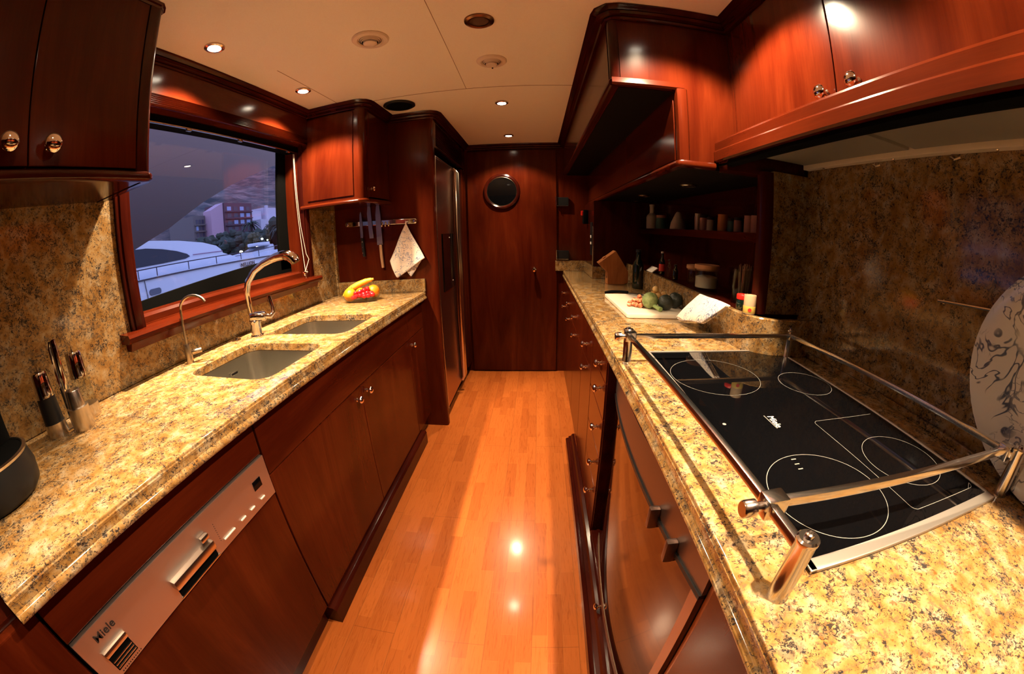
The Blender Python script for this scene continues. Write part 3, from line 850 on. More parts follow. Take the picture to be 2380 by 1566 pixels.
M_BLADE = mat('knife_blade', (.42, .42, .46), .28, 1)
def knife(x, ztip, zheel, w, zend, hw, hm, lab, lean=0.0, rivets=0, bolster=None, straight=False):
    t = thing('kitchen_knife', lab, 'knife', (x, KY - .020, zend))
    y0, y1 = KY - .020, KY - .0155
    L_ = ztip - zheel
    sh = lambda z_: lean * (z_ - zheel)
    if straight: P = [(x - w / 2 + sh(ztip) + w * .5, ztip), (x - w / 2 + sh(ztip - L_ * .35), ztip - L_ * .35), (x - w / 2, zheel), (x + w / 2, zheel), (x + w / 2 + sh(ztip - L_ * .15), ztip - L_ * .2)]
    else: P = [(x + w * .10 + sh(ztip), ztip), (x - w * .26 + sh(ztip - L_ * .1), ztip - L_ * .10), (x - w * .45 + sh(ztip - L_ * .3), ztip - L_ * .30), (x - w / 2, zheel), (x + w / 2, zheel), (x + w * .46 + sh(ztip - L_ * .3), ztip - L_ * .3), (x + w * .32 + sh(ztip - L_ * .1), ztip - L_ * .10)]
    MB().prism(P, 'y', y0, y1, .0006).build('blade', M_BLADE, t)
    if zend < zheel - .01:
        hx = x + w * .12
        h = MB().prism([(hx - hw / 2, zheel), (hx + hw / 2, zheel), (hx + hw * .55 - lean * .12, (zheel + zend) / 2), (hx + hw * .55 - lean * .3, zend), (hx - hw * .4 - lean * .3, zend), (hx - hw * .55 - lean * .12, (zheel + zend) / 2)], 'y', y0 - .007, y1 + .004, .003).build('handle', hm, t)
        for i in range(rivets):
            z_ = zheel - (i + .7) * (zheel - zend) / (rivets + .4)
            MB().lathe([(0, 0), (.003, 0), (.002, .0012), (0, .0015)], (hx, y0 - .007, z_), (0, -1, 0), 12).build('rivet', M_CHROME, h)
        if bolster: MB().box(hx - hw * .5, hx + hw * .5, y0 - .004, y1 + .002, zheel - .006, zheel + .008, .001).build('bolster', M_NICKEL, t)
knife(-1.043, 1.405, 1.245, .017, 1.13, .016, M_BLACK, 'slim knife with a riveted black handle, leftmost on the rail', -.02, 3, True)
knife(-.978, 1.470, 1.238, .027, 1.236, .02, M_BLACK, 'broad slicing knife without visible handle hanging between the two other knives', -.06, 0, None, True)
knife(-.925, 1.452, 1.195, .036, 1.055, .016, mat('pale_wood_handle', (.40, .22, .12), .4, .3), 'large chef knife with a slender brown handle, right-hand one on the rail', -.02, 0, True)

def towel_hang():
    t = thing('tea_towel', 'white tea towel with blue drawings hanging in a triangle from the knife rail', 'towel', (-.74, KY - .03, 1.0))
    mb = MB()
    top = Vector((-.748, KY - .030, 1.312))
    a, b_, c_ = Vector((-.858, KY - .040, 1.095)), Vector((-.815, KY - .052, .992)), Vector((-.640, KY - .040, 1.102))
    def f(u, v):
        # u: top -> bottom, v: left -> right
        bot = a.lerp(b_, min(1, v / .32)) if v < .32 else b_.lerp(c_, (v - .32) / .68)
        p = top.lerp(bot, u)
        w = .007 + .05 * u
        return Vector((p.x, p.y - .012 * math.sin(v * PI * 3) * u - .006 * math.sin(u * 6), p.z))
    mb.grid(f, 26, 30)
    o = mb.build('cloth_front', M_TOWEL, t)
    s_ = o.modifiers.new('thickness', 'SOLIDIFY'); s_.thickness = .0016
    mb = MB()
    a2, b2, c2 = Vector((-.770, KY - .018, 1.04)), Vector((-.735, KY - .022, .992)), Vector((-.668, KY - .020, 1.085))
    def f2(u, v):
        bot = a2.lerp(b2, v / .4) if v < .4 else b2.lerp(c2, (v - .4) / .6)
        p = Vector((-.745, KY - .018, 1.25)).lerp(bot, u)
        return Vector((p.x, p.y - .003 * math.sin(v * PI * 2), p.z))
    mb.grid(f2, 16, 14)
    o = mb.build('cloth_back_fold', M_TOWEL, t)
    s_ = o.modifiers.new('thickness', 'SOLIDIFY'); s_.thickness = .0016
    MB().tube([(-.748, KY - .014, 1.318), (-.748, KY - .030, 1.322), (-.748, KY - .034, 1.310)], .004, 8).build('hanging_loop', M_TOWEL, t)
towel_hang()

# ------------------------------------------------------------------ fruit
bx, by = -.955, 1.885
t = thing('glass_fruit_bowl', 'low clear glass bowl holding oranges, a banana and berries', 'bowl', (bx, by, GT))
t2 = MB()
t2.lathe([(0, .001), (.060, .001), (.075, .004), (.088, .018), (.097, .036), (.099, .038), (.096, .0385), (.085, .020), (.072, .008), (.058, .005), (0, .005)], (bx, by, GT), (0, 0, 1), 44, 1.15, .72, .25)
t2.build('bowl_glass', M_CLEAR, t)
M_ORANGE = mat('orange_peel', (.70, .20, .004), .38)
nt, b, N, Lk = nodes(M_ORANGE)
bump(nt, noise(nt, texmap(nt, (1, 1, 1)), 320, 2), .35, .002, b)
Lk.new(ramp(nt, noise(nt, texmap(nt, (1, 1, 1)), 14, 2), [(.3, (.66, .16, .003)), (.7, (.74, .25, .006))]), b.inputs['Base Color'])
for (dx, dy, dz, r, lab) in ((-.055, -.030, .038, .036, 'large orange at the left end of the glass bowl'), (-.005, .005, .040, .030, 'smaller orange in the middle of the glass bowl'),
                             (.062, .030, .044, .036, 'orange at the right end of the glass bowl'), (-.010, .050, .034, .030, 'orange half hidden behind the banana')):
    o = MB().ball((bx + dx, by + dy, GT + dz + .004), r, 28, 18, None, 0).build('orange', M_ORANGE)
    tag(o, lab, 'orange', 'oranges in the glass bowl')
t = thing('banana', 'ripe yellow banana lying across the oranges in the glass bowl', 'banana', (bx, by + .02, GT + .06))
M_BAN = mat('banana_skin', (.92, .58, .05), .42)
nt, b, N, Lk = nodes(M_BAN)
Lk.new(ramp(nt, noise(nt, texmap(nt, (1, 1, 1)), 60, 3), [(.35, (.30, .14, .02)), (.42, (.62, .36, .025)), (.8, (.68, .42, .04))]), b.inputs['Base Color'])
bp = [(-.112, -.004, .034), (-.095, .002, .052), (-.065, .012, .071), (-.025, .026, .090), (.015, .038, .104), (.050, .045, .112)]
MB().tube([(bx + a, by + c_, GT + d) for a, c_, d in bp], [.006, .013, .0175, .018, .016, .011], 10).build('fruit_body', M_BAN, t)
MB().tube([(bx + .050, by + .045, GT + .112), (bx + .062, by + .048, GT + .1145)], [.0085, .006], 8).build('stem', M_BAN, t)
M_BERRY = mat('red_berry', (.62, .008, .012), .28)
nt, b, N, Lk = nodes(M_BERRY)
vo = N.new('ShaderNodeTexVoronoi'); vo.inputs['Scale'].default_value = 190; Lk.new(texmap(nt, (1, 1, 1)), vo.inputs['Vector']); bump(nt, vo.outputs[0], .6, .002, b)
proto = None
k = 0
for (dx, dy, dz) in ((-.022, -.052, .030), (-.004, -.058, .036), (.016, -.052, .040), (.034, -.042, .046), (.052, -.030, .050), (.070, -.018, .046), (-.014, -.040, .050), (.010, -.036, .058),
                     (.030, -.024, .064), (.046, -.012, .070), (.040, -.050, .036), (.060, -.040, .036), (.080, -.028, .040)):
    M_ = Matrix.Rotation(rnd.uniform(0, 3), 3, 'X') @ Matrix.Rotation(rnd.uniform(0, 3), 3, 'Y')
    if proto is None:
        proto = MB().lathe([(0, -.011), (.006, -.0095), (.0095, -.004), (.010, .002), (.008, .008), (.004, .011), (0, .0115)], (0, 0, 0), (0, 0, 1), 14).build('raspberry', M_BERRY, loc=(0, 0, 0))
        o = proto
    else:
        o = proto.copy(); C.objects.link(o)
    o.location = (bx + dx, by + dy, GT + dz)
    o.scale = (1.25, 1.25, 1.35)
    o.rotation_euler = (rnd.uniform(0, 2), rnd.uniform(0, 2), rnd.uniform(0, 3))
    k += 1
    tag(o, {1: 'red raspberry at the left end of the berries in the glass bowl', 10: 'topmost red raspberry, against the right-hand orange', 13: 'red raspberry at the right end of the glass bowl'}.get(k, 'red raspberry within the heap at the front of the glass fruit bowl'), 'berry', 'raspberries in the glass bowl')

# ------------------------------------------------------------------ pepper mill set and coffee machine
cx, cy = -1.135, .372
t = thing('cruet_set', 'steel salt and pepper mill stand with tall carrying handle by the backsplash', 'mill set', (cx, cy, GT))
def mill(x, y, h, full, nm, coly):
    b_ = MB().lathe([(0, 0), (.031, 0), (.0315, .002), (.0315, .036), (0, .036)], (x, y, GT + .0005), (0, 0, 1), 28).build('holder_cup', M_STEEL2, t)
    m_ = MB().lathe([(0, .036), (.0285, .036), (.0260, h * .62), (0, h * .62)], (x, y, GT), (0, 0, 1), 26).build('mill_body', coly, t)
    MB().lathe([(0, h * .62), (.0264, h * .62), (.0235, h - .004), (.021, h), (0, h)], (x, y, GT), (0, 0, 1), 26).build('mill_cap', M_CHROME, m_)
    MB().cyl((x, y, GT + h), (x, y, GT + h + .014), .003, .003, 8).build('crank_pin', M_NICKEL, m_)
mill(cx - .018, cy - .050, .165, True, 'pepper', M_BLACK)
mill(cx - .025, cy + .064, .180, False, 'salt', M_CLEAR)
MB().lathe([(0, 0), (.031, 0), (.031, .058), (.024, .060), (.021, .100), (.020, .102), (0, .102)], (cx + .040, cy + .008, GT + .0005), (0, 0, 1), 28).build('toothpick_pot', M_STEEL2, t)
MB().tube([(cx - .018, cy + .004, GT + .010), (cx - .018, cy + .004, GT + .205), (cx - .018, cy + .008, GT + .222), (cx - .012, cy + .012, GT + .226), (cx - .008, cy + .012, GT + .205), (cx - .008, cy + .012, GT + .10)], .009, 8, True, .5).build('carrying_handle', M_CHROME, t)
MB().box(cx - .030, cx + .002, cy - .04, cy + .05, GT + .0, GT + .006, .002).build('base_bar', M_STEEL2, t)

t = thing('coffee_machine', 'black capsule coffee machine with a silver ring cut off by the left edge', 'coffee machine', (-1.02, .07, GT))
MB().lathe([(0, .004), (.098, .004), (.108, .014), (.112, .045), (.104, .080), (0, .080)], (-.985, .085, GT), (0, 0, 1), 48).build('machine_base', M_BLACK, t)
MB().lathe([(.098, .078), (.106, .078), (.107, .083), (.100, .085), (.097, .083)], (-.985, .085, GT), (0, 0, 1), 48).build('ring', M_STEEL2, t)
MB().lathe([(0, .079), (.098, .079), (.098, .082), (0, .083)], (-.985, .085, GT), (0, 0, 1), 40).build('drip_tray', M_BLACKM, t)
tw = MB().lathe([(0, .080), (.060, .080), (.060, .135), (.055, .160), (.035, .176), (0, .178)], (-1.055, .105, GT), (0, 0, 1), 32, .8, 1.2).build('water_tank', M_BLACKM, t)
put_text('maker_lettering', 'nespresso', .016, mat('grey_print', (.34, .30, .24), .5), tw, (-1.006, .118, GT + .105), (-.25, 1, 0), (0, 0, 1), off=.0003)
MB().box(-1.0075, -1.004, .110, .128, GT + .118, GT + .136, .003).build('emblem', mat('grey_emblem', (.34, .30, .24), .5), tw)

# =================================================================== RIGHT SIDE
RX = .2174
LZ = 1.015        # top of the granite ledge behind the worktop
ledge_path = [(.640, 2.640), (.640, 1.110), (.643, 1.060), (.655, 1.020), (.680, .988), (.715, .966), (.755, .957), (.871, .955)]
def lipR(mb): mb.prism(lip_profile(.2165, -1), 'y', -.62, 3.12)
wt = slab('worktop', [(.2225, -.62), (.871, -.62), (.871, .97), (.66, 1.10), (.66, 2.655), (.395, 2.655), (.395, 3.135), (.2225, 3.135)], [], GT - .03, GT, lipR)
tag(wt.build('worktop', M_GRAN), 'gold speckled granite worktop carrying the black cooktop', 'worktop')
# back ledge (a raised granite step that curves towards the cooktop recess)
lg = MB().sweep(ledge_path, [(.0, GT + .0005), (.0, LZ - .004), (-.003, LZ - .0005), (-.018, LZ - .0005), (-.018, GT + .0005)])
tag(lg.build('granite_ledge', M_GRANW), 'curved granite step along the back of the right worktop', 'upstand')
us = MB().sweep([(.158, 3.135), (.395, 3.135), (.395, 2.640), (.640, 2.640)], [(0, GT + .0005), (0, .985), (-.018, .985), (-.018, GT + .0005)])
tag(us.build('granite_upstand', M_GRANW), 'stepped granite upstand in the far right corner', 'upstand')
tag(MB().box(XR, XR + .019, -.7, 1.045, GT + .0005, 1.53, .001).build('backsplash', M_GRANSHADE), 'speckled gold granite slab behind the cooktop, coloured darker for shade', 'backsplash')
tag(MB().box(.728, XR - .001, 1.038, 1.056, LZ, 1.46, .001).build('backsplash', M_GRANSHADE), 'narrow granite side slab closing the far end of the cooktop recess', 'backsplash')
tag(MB().box(XR - .012, XR - .0005, .0, .955, GT + .0005, GT + .016, .002).build('granite_strip', M_GRANSHADE), 'low granite strip running behind the cooktop rail', 'strip')
# niche with shelf
t = thing('wall_niche', 'dark wooden niche with one shelf above the right ledge', 'shelf unit', (.76, 1.85, LZ))
MB().prism([(.728, 1.056), (.728, 1.038), (.715, 1.036)] + [(.700, 1.040), (.690, 1.052), (.688, 1.072), (.700, 1.085), (.715, 1.075)], 'z', LZ - .001, 1.455).build('corner_post', M_TRIMZ, t)
MB().box(.860, .871, 1.056, 2.655, LZ - .01, 1.455).build('back_panel', M_TRIMZ, t)
MB().box(.660, .860, 1.060, 2.655, LZ - .03, LZ - .0006).build('niche_floor', M_TRIM, t)
MB().box(.735, .862, 1.07, 2.655, 1.235, 1.258, .004).build('shelf', M_TRIM, t)
MB().box(.730, .738, 1.07, 2.655, 1.232, 1.266, .002).build('shelf_lip', M_TRIM, t)
t = thing('corner_tower', 'dark wooden tower unit with switches in the far right corner', 'cabinet', (.63, 2.9, .985))
MB().box(.405, .870, 2.658, YB, .986, 1.452, .003).build('tower_body', M_TRIMZ, t)
MB().box(.3995, .405, 2.70, 2.80, 1.06, 1.30, .002).build('switch_plate', M_BLACK, t)
for z in (1.195, 1.148): MB().box(.3965, .3995, 2.73, 2.775, z - .010, z + .010, .002).build('switch', M_WHITE, t)
MB().box(.3985, .405, 2.672, 2.680, .99, 1.27, .001).build('bright_edge', M_STEEL2, t)
t = thing('wall_handset', 'small dark wall handset with a red tip above the switch plate', 'handset', (.385, 2.98, 1.30))
MB().box(.368, .404, 2.93, 3.01, 1.29, 1.40, .008).build('handset_body', M_BLACKM, t)
MB().box(.352, .370, 2.955, 2.985, 1.355, 1.393, .006).build('red_tip', M_RED, t)

# ------------------------------------------------------------------ base units on the right
FX = .223
t = thing('drawer_cabinet', 'wooden base unit with a stack of five drawers beyond the oven', 'cabinet', (.55, 1.27, 0))
MB().box(FX + .022, .86, 1.105, 1.428, .10, GB - .002).build('carcass', M_GAP, t)
MB().box(FX + .004, .86, 1.094, 1.106, .0, GB - .002, .001).build('side_panel', M_TRIM, t)
zs = [.105, .315, .470, .628, .762, .838]
for i in range(5):
    z0, z1 = zs[i] + .0015, zs[i + 1] - .0015
    d_ = MB().box(FX, FX + .022, 1.108, 1.426, z0, z1, .002).build('drawer', M_WOOD, t)
    kz = (.241, .390, .549, .705, .800)[i]
    knob(d_, (FX, 1.205 if i else 1.215, kz), (-1, 0, 0), .014)
MB().box(FX + .03, .86, 1.105, 1.428, 0, .10).build('plinth', M_TRIM, t)
for i, (y0, y1, ky) in enumerate(((1.432, 1.77, 1.600), (1.774, 2.20, 2.12), (2.204, 2.63, 2.52), (2.634, 3.13, 2.95))):
    t = thing('base_cabinet', ('wooden base unit with a chrome knob, first beyond the drawer stack', 'dark wooden base unit, second beyond the drawer stack',
                               'dark wooden base unit, third beyond the drawer stack', 'dark wooden base unit next to the porthole door')[i], 'cabinet', (.55, (y0 + y1) / 2, 0))
    MB().box(FX + .022, .86, y0, y1, .10, GB - .002).build('carcass', M_GAP, t)
    d_ = MB().box(FX, FX + .022, y0 + .0015, y1 - .0015, .105, .675, .002).build('door', M_WOOD, t)
    knob(d_, (FX, ky, .636), (-1, 0, 0), .014)
    d_ = MB().box(FX, FX + .022, y0 + .0015, y1 - .0015, .678, .838, .002).build('drawer', M_WOOD, t)
    knob(d_, (FX, ky, .745), (-1, 0, 0), .014)
    MB().box(FX + .03, .86, y0, y1, 0, .10).build('plinth', M_TRIM, t)
# projecting kickboard with stepped moulding
kb = MB()
kb.prism([(.226, 0), (.176, 0), (.176, .050), (.182, .056), (.190, .056), (.192, .066), (.205, .070), (.212, .082), (.226, .085)], 'y', -.62, 1.93)
tag(kb.build('kickboard', M_TRIM), 'long stepped wooden kickboard along the right side of the passage', 'skirting')

t = thing('oven', 'built-in oven with a bowed dark mirror door and two knobs', 'oven', (.55, .71, .10))
MB().box(.262, .85, .318, 1.090, .138, GB - .003, .001).build('oven_body', M_BLACKM, t)
def bow(y): return .255 - .034 * (1 - ((y - .70) / .40) ** 2)
def bowed(y0, y1, z0, z1, off, th, n=22):
    mb = MB()
    ys = [y0 + (y1 - y0) * i / n for i in range(n + 1)]
    mb.prism([(bow(y) - off, y) for y in ys] + [(bow(y) - off + th, y) for y in ys[::-1]], 'z', z0, z1)
    return mb
pn = bowed(.322, 1.088, .748, .842, -.002, .012).build('control_panel', M_OVENPANEL, t, auto=25)
dr_ = bowed(.345, 1.040, .165, .738, .0, .016).build('oven_door', M_OVENGLASS, t, auto=25)
bowed(.322, 1.070, .738, .7475, .0015, .012).build('door_top_edge', M_BLACK, dr_)
bowed(.322, .345, .165, .738, .002, .014, 3).build('edge_trim', M_BRONZE, dr_)
bowed(.345, 1.040, .140, .165, .002, .014).build('bottom_trim', M_BRONZE, dr_)
bowed(1.040, 1.088, .138, .738, -.012, .014, 4).build('side_gap', M_BLACKM, dr_)
bowed(.300, .320, .138, .842, -.010, .014, 3).build('side_frame', M_BRONZE, t)
for ky in (.512, .425):
    kx = bow(ky)
    MB().box(kx - .019, kx + .003, ky - .0075, ky + .0075, .722, .772, .006).build('lever_knob', M_LEVER, pn)
t = thing('low_cabinet', 'low wooden drawer unit with a chrome knob under the oven', 'cabinet', (.55, .71, .086))
MB().box(.245, .85, .318, 1.088, .086, .136).build('carcass', M_TRIM, t)
d_ = MB().box(.222, .246, .322, 1.086, .088, .134, .002).build('drawer_front', M_TRIM, t)
knob(d_, (.222, .735, .110), (-1, 0, 0), .012)
t = thing('base_cabinet', 'reddish wooden base unit nearest the camera below the right worktop', 'cabinet', (.55, -.15, 0))
MB().box(FX + .046, .86, -.60, .298, .09, GB - .002).build('carcass', M_GAP, t)
for y0, y1 in ((-.60, -.16), (-.157, .296)):
    MB().box(FX + .026, FX + .046, y0, y1, .10, .838, .002).build('door', M_WOOD, t)
MB().box(FX + .055, .86, -.60, .298, 0, .09).build('plinth', M_TRIM, t)

# ------------------------------------------------------------------ cooktop
KX0, KX1, KY0, KY1 = .317, .778, .219, 1.013
t = thing('cooktop', 'black glass cooktop with steel frame set in the granite', 'cooktop', ((KX0 + KX1) / 2, (KY0 + KY1) / 2, GT))
fr = MB()
z0, z1 = GT + .0004, GT + .0065
fr.box(KX0, KX1, KY0, KY0 + .020, z0, z1, .002); fr.box(KX0, KX1, KY1 - .008, KY1, z0, z1, .002)
fr.box(KX0, KX0 + .012, KY0, KY1, z0, z1, .002); fr.box(KX1 - .006, KX1, KY0, KY1, z0, z1, .002)
fr.build('steel_frame', mat('frame_steel', (.74, .68, .62), .50, 1), t)
gl = MB().box(KX0 + .011, KX1 - .005, KY0 + .019, KY1 - .007, z0, GT + .0045).build('ceramic_glass', M_BLACKGLASS, t)
gz = GT + .0048
def ringline(cx_, cy_, r, w=.0005, a0=0, a1=360, n=72):
    mb = MB()
    P = [(cx_ + (r + s_ * w) * math.cos(math.radians(a)), cy_ + (r + s_ * w) * math.sin(math.radians(a))) for s_, seq in ((1, [a0 + (a1 - a0) * i / n for i in range(n + 1)]), (-1, [a1 - (a1 - a0) * i / n for i in range(n + 1)])) for a in seq]
    m_ = n + 1
    V = [mb.bm.verts.new((x, y, gz)) for x, y in P]
    for i in range(n): mb.bm.faces.new((V[i], V[i + 1], V[2 * m_ - 2 - i], V[2 * m_ - 1 - i]))
    return mb
def polyline(P, w=.0005):
    mb = MB()
    for (xa, ya), (xb, yb_) in zip(P, P[1:]):
        d = Vector((xb - xa, yb_ - ya)).normalized(); q = Vector((-d.y, d.x)) * w
        mb.bm.faces.new([mb.bm.verts.new((x, y, gz)) for x, y in ((xa + q.x, ya + q.y), (xb + q.x, yb_ + q.y), (xb - q.x, yb_ - q.y), (xa - q.x, ya - q.y))])
    return mb
ringline(.452, .818, .118).build('cooking_zone_mark', M_LINE, t)
ringline(.690, .745, .074).build('cooking_zone_mark', M_LINE, t)
ringline(.441, .350, .103, .0006).build('cooking_zone_mark', M_LINE, t)
ringline(.668, .385, .083).build('cooking_zone_mark', M_LINE, t)
polyline([(.752, .556)] + [(x, y) for x, y in rrect(.566, .760, .262, .556, .012)[7:]] + [(.74, .262)]).build('roasting_zone_mark', M_LINE, t)
dm = MB()
for i in range(3):
    y = .442 - i * .014
    dm.box(.433 - .002 * i - .005, .433 - .002 * i + .005, y - .0012, y + .0012, gz - .0002, gz)
dm.build('dash_marks', M_LINE, t)
put_text('brand_lettering', 'Miele', .022, M_WHITE, t, (.474, .571, gz), (-.10, -1, 0), (1, -.10, 0), off=.00025, ext=.0001)
sm = MB()
for i in range(16): sm.box(.4625 + .0, .4650, .598 - i * .0034, .5958 - i * .0034, gz - .0002, gz)
sm.build('small_print', M_LINE, t)
MB().lathe([(0, 0), (.004, 0), (.003, .0008), (0, .001)], (.359, .578, gz - .0004), (0, 0, 1), 16).build('status_light', M_LINE, t)

# chrome fiddle rail
t = thing('cooktop_rail', 'chrome guard rail on round posts around the cooktop', 'rail', (.53, .58, GT))
RZ_ = .972
corners = [(.262, .205), (.246, .950), (.775, .950), (.812, .225)]
for i, (x, y) in enumerate(corners):
    MB().lathe([(0, 0), (.0135, 0), (.0135, .001), (.0125, .003), (.0122, .082), (.0132, .084), (.0132, .088), (.011, .090), (.006, .090), (.005, .094), (.003, .095), (.003, .092), (0, .092)], (x, y, GT), (0, 0, 1), 28).build('post', M_RAIL, t)
def bar(name, a, b_, w=.0052, h=.0062):
    a, b_ = Vector(a), Vector(b_); d = (b_ - a); L_ = d.length; d.normalize()
    q = Matrix.Translation(a) @ Matrix(((-d.y, d.x, 0, 0), (d.x, d.y, 0, 0), (0, 0, 1, 0), (0, 0, 0, 1)))
    mb = MB().box(-w, w, 0, L_, -h, h, .0018, M=q)
    return mb.build(name, M_RAIL, t)
bar('side_rail', (.262, .205, RZ_), (.246, .950, RZ_))
bar('cross_rail', (.246, .940, RZ_), (.775, .945, RZ_))
bar('side_rail', (.775, .950, RZ_), (.812, .225, RZ_))
bar('cross_rail', (.262, .277, RZ_ + .004), (.806, .250, RZ_ + .004))
for (x, y, kx) in ((.2625, .277, -1), (.246, .940, -1), (.806, .250, 0), (.775, .945, 0)):
    c_ = MB().box(x - .013, x + .017, y - .012, y + .012, RZ_ - .013, RZ_ + .014, .003).build('clamp', M_RAIL, t)
    if kx: MB().lathe([(0, 0), (.006, 0), (.006, .008), (.0105, .010), (.0105, .024), (.009, .026), (0, .026)], (x - .013, y, RZ_), (-1, 0, 0), 20).build('clamp_screw', M_RAIL, c_)

# ------------------------------------------------------------------ platter
t = thing('serving_platter', 'large oval white platter with blue seaweed drawings leaning on the granite', 'platter', (.83, .12, GT))
mb = MB()
rows = []
NP = 64
for k_, (rr, dd) in enumerate(((0, .014), (.35, .014), (.66, .013), (.72, .008), (.80, .003), (.96, -.002), (1.0, -.002), (1.0, .003), (.78, .010), (.70, .017), (0, .019))):
    rg = []
    for i in range(NP if rr > 0 else 1):
        a = 2 * PI * i / NP
        v_, h_ = rr * .262 * math.cos(a), rr * .215 * math.sin(a)
        s_ = (h_ + .215) / .43
        rg.append(mb.bm.verts.new((.829 + .024 * s_ + dd * .97, .135 + v_, GT + .002 + .42 * s_ - dd * .1)))
    rows.append(rg)
for A, B in zip(rows, rows[1:]):
    for i in range(NP):
        j = (i + 1) % NP
        if len(A) == 1: mb.bm.faces.new((A[0], B[i], B[j]))
        elif len(B) == 1: mb.bm.faces.new((A[i], A[j], B[0]))
        else: mb.bm.faces.new((A[i], A[j], B[j], B[i]))
mb.build('platter_body', M_PLATTER, t, auto=60)
t = thing('splash_rail', 'thin steel rod fixed to the granite above the platter', 'rail', (.86, .42, 1.18))
MB().cyl((.862, .30, 1.19), (.862, .52, 1.172), .0035, .0035, 8).build('rod', M_NICKEL, t)
MB().cyl((.862, .505, 1.173), (.873, .505, 1.173), .005, .005, 8).build('mount', M_CHROME, t)
for i, y in enumerate((.515, .752)):
    MB_ = MB().tube([(.871, y, 1.476), (.862, y, 1.472), (.858, y - .012, 1.466), (.862, y - .026, 1.470)], .0032, 8)
    tag(MB_.build('wall_hook', M_NICKEL), ('small metal hook on the granite under the hood, nearer the platter', 'small metal hook on the granite under the hood, nearer the niche')[i], 'hook')

# ------------------------------------------------------------------ cooker hood cabinet
HX = .634
t = thing('hood_cabinet', 'large red-brown hood cabinet with two doors and chrome knobs above the cooktop', 'cabinet', (.75, .2, 1.50))
MB().box(HX + .022, .871, -.66, 1.122, 1.53, H - .042).build('carcass', M_WOOD, t)
for y0, y1, ky in ((-.60, .135, None), (.138, .6455, .580), (.6485, 1.108, .680)):
    d_ = MB().box(HX, HX + .022, y0, y1, 1.546, H - .046, .002).build('door', M_WOOD, t)
    if ky: knob(d_, (HX, ky, 1.584), (-1, 0, 0), .0165)
MB().box(HX - .0005, HX + .022, 1.110, 1.124, 1.53, H - .046, .001).build('end_stile', M_WOOD, t)
hd = MB()
hd.prism([(HX + .03, 1.546), (.572, 1.546), (.5645, 1.5425), (.5620, 1.537), (.5620, 1.5135), (.5590, 1.5115), (.5575, 1.508), (.5575, 1.480), (.562, 1.475), (.575, 1.474), (HX + .03, 1.500)], 'y', -.66, 1.125)
hd.build('hood_fascia', M_WOODY, t, auto=16)
MB().prism([(.574, 1.476), (.570, 1.464), (.576, 1.459), (.590, 1.457), (.600, 1.461), (.600, 1.476)], 'y', -.66, 1.115).build('black_lip', M_BLACKM, t)
MB().box(.572, .871, 1.060, 1.115, 1.445, 1.50, .002).build('end_board', M_TRIM, t)
pan = MB()
pan.box(.600, .871, -.66, 1.060, 1.505, 1.530); pan.box(.600, .665, -.66, 1.060, 1.488, 1.505, .002); pan.box(.845, .8715, -.66, 1.035, 1.480, 1.505, .002)
pn = pan.build('hood_tray', M_CREAM, t)
rel(pn, 'cream metal hood tray')
for y0, y1 in ((-.6, .20), (.215, .60), (.615, 1.02)):
    MB().box(.672, .840, y0, y1, 1.491, 1.503, .004).build('grease_filter', M_FILTER, pn)
for y in (.40, .68, .95): MB().lathe([(0, 0), (.004, 0), (.003, -.002), (0, -.002)], (.858, y, 1.480), (0, 0, 1), 10).build('screw', M_CHROME, pn)

# ------------------------------------------------------------------ long stepped wall cabinet on the right
t = thing('long_wall_cabinet', 'long stepped wooden wall cabinet running to the back on the right', 'cabinet', (.6, 2.1, 1.45))
NY = 1.122
MB().prism([(.871, 1.455), (.871, H - .040), (.252, H - .040), (.252, 1.712), (.445, 1.712), (.445, 1.455)], 'y', NY + .015, YB - .001).build('carcass', M_WOODY, t)
fp = MB()
fp.prism([(.640, 1.470), (.640, H - .041), (.262, H - .041), (.262, 1.722), (.462, 1.722), (.462, 1.470)], 'y', NY, NY + .018)
fp.build('end_panel', M_WOOD, t)
MB().prism(arc(.257, NY + .022, .022, 180, 270, 6) + [(.264, NY), (.264, NY + .04), (.235, NY + .04)], 'z', 1.712, H - .040).build('corner_post', M_TRIMZ, t)
ft = MB().box(.235, .254, NY + .024, YB - .001, 1.725, H - .041, .001); ft.build('soffit_face', M_WOODY, t)
MB().prism([(.228, 1.706), (.232, 1.700), (.240, 1.698), (.262, 1.700), (.262, 1.722), (.240, 1.724), (.230, 1.718)], 'y', NY + .01, YB - .002).build('edge_bead', M_TRIM, t)
MB().prism([(NY - .006, 1.706), (NY, 1.700), (NY + .02, 1.700), (NY + .02, 1.722), (NY - .002, 1.724)], 'x', .236, .466).build('edge_bead', M_WOODX, t)
MB().box(.262, .445, NY + .02, YB - .002, 1.698, 1.712).build('soffit_underside', M_GAP, t)
MB().prism([(.438, NY + .004), (.440, NY - .004), (.450, NY - .008), (.468, NY - .008), (.476, NY), (.476, NY + .02), (.438, NY + .02)], 'z', 1.470, 1.704).build('edge_bead', M_WOOD, t)
for y0, y1 in ((NY + .03, 1.80), (1.803, 2.48), (2.483, YB - .003)):
    MB().box(.436, .450, y0, y1, 1.476, 1.698, .002).build('cabinet_front', M_WOODY, t)
MB().sweep([(.436, YB), (.436, NY + .012), (.440, NY), (.452, NY - .006), (.560, NY - .006)][::-1][::-1], [(-.02, 1.452), (.002, 1.452), (.006, 1.457), (.007, 1.464), (.003, 1.472), (-.02, 1.474)]).build('base_moulding', M_WOODX, t)
MB().box(.448, .871, NY + .01, YB - .002, 1.4525, 1.462).build('underside', M_GAP, t)
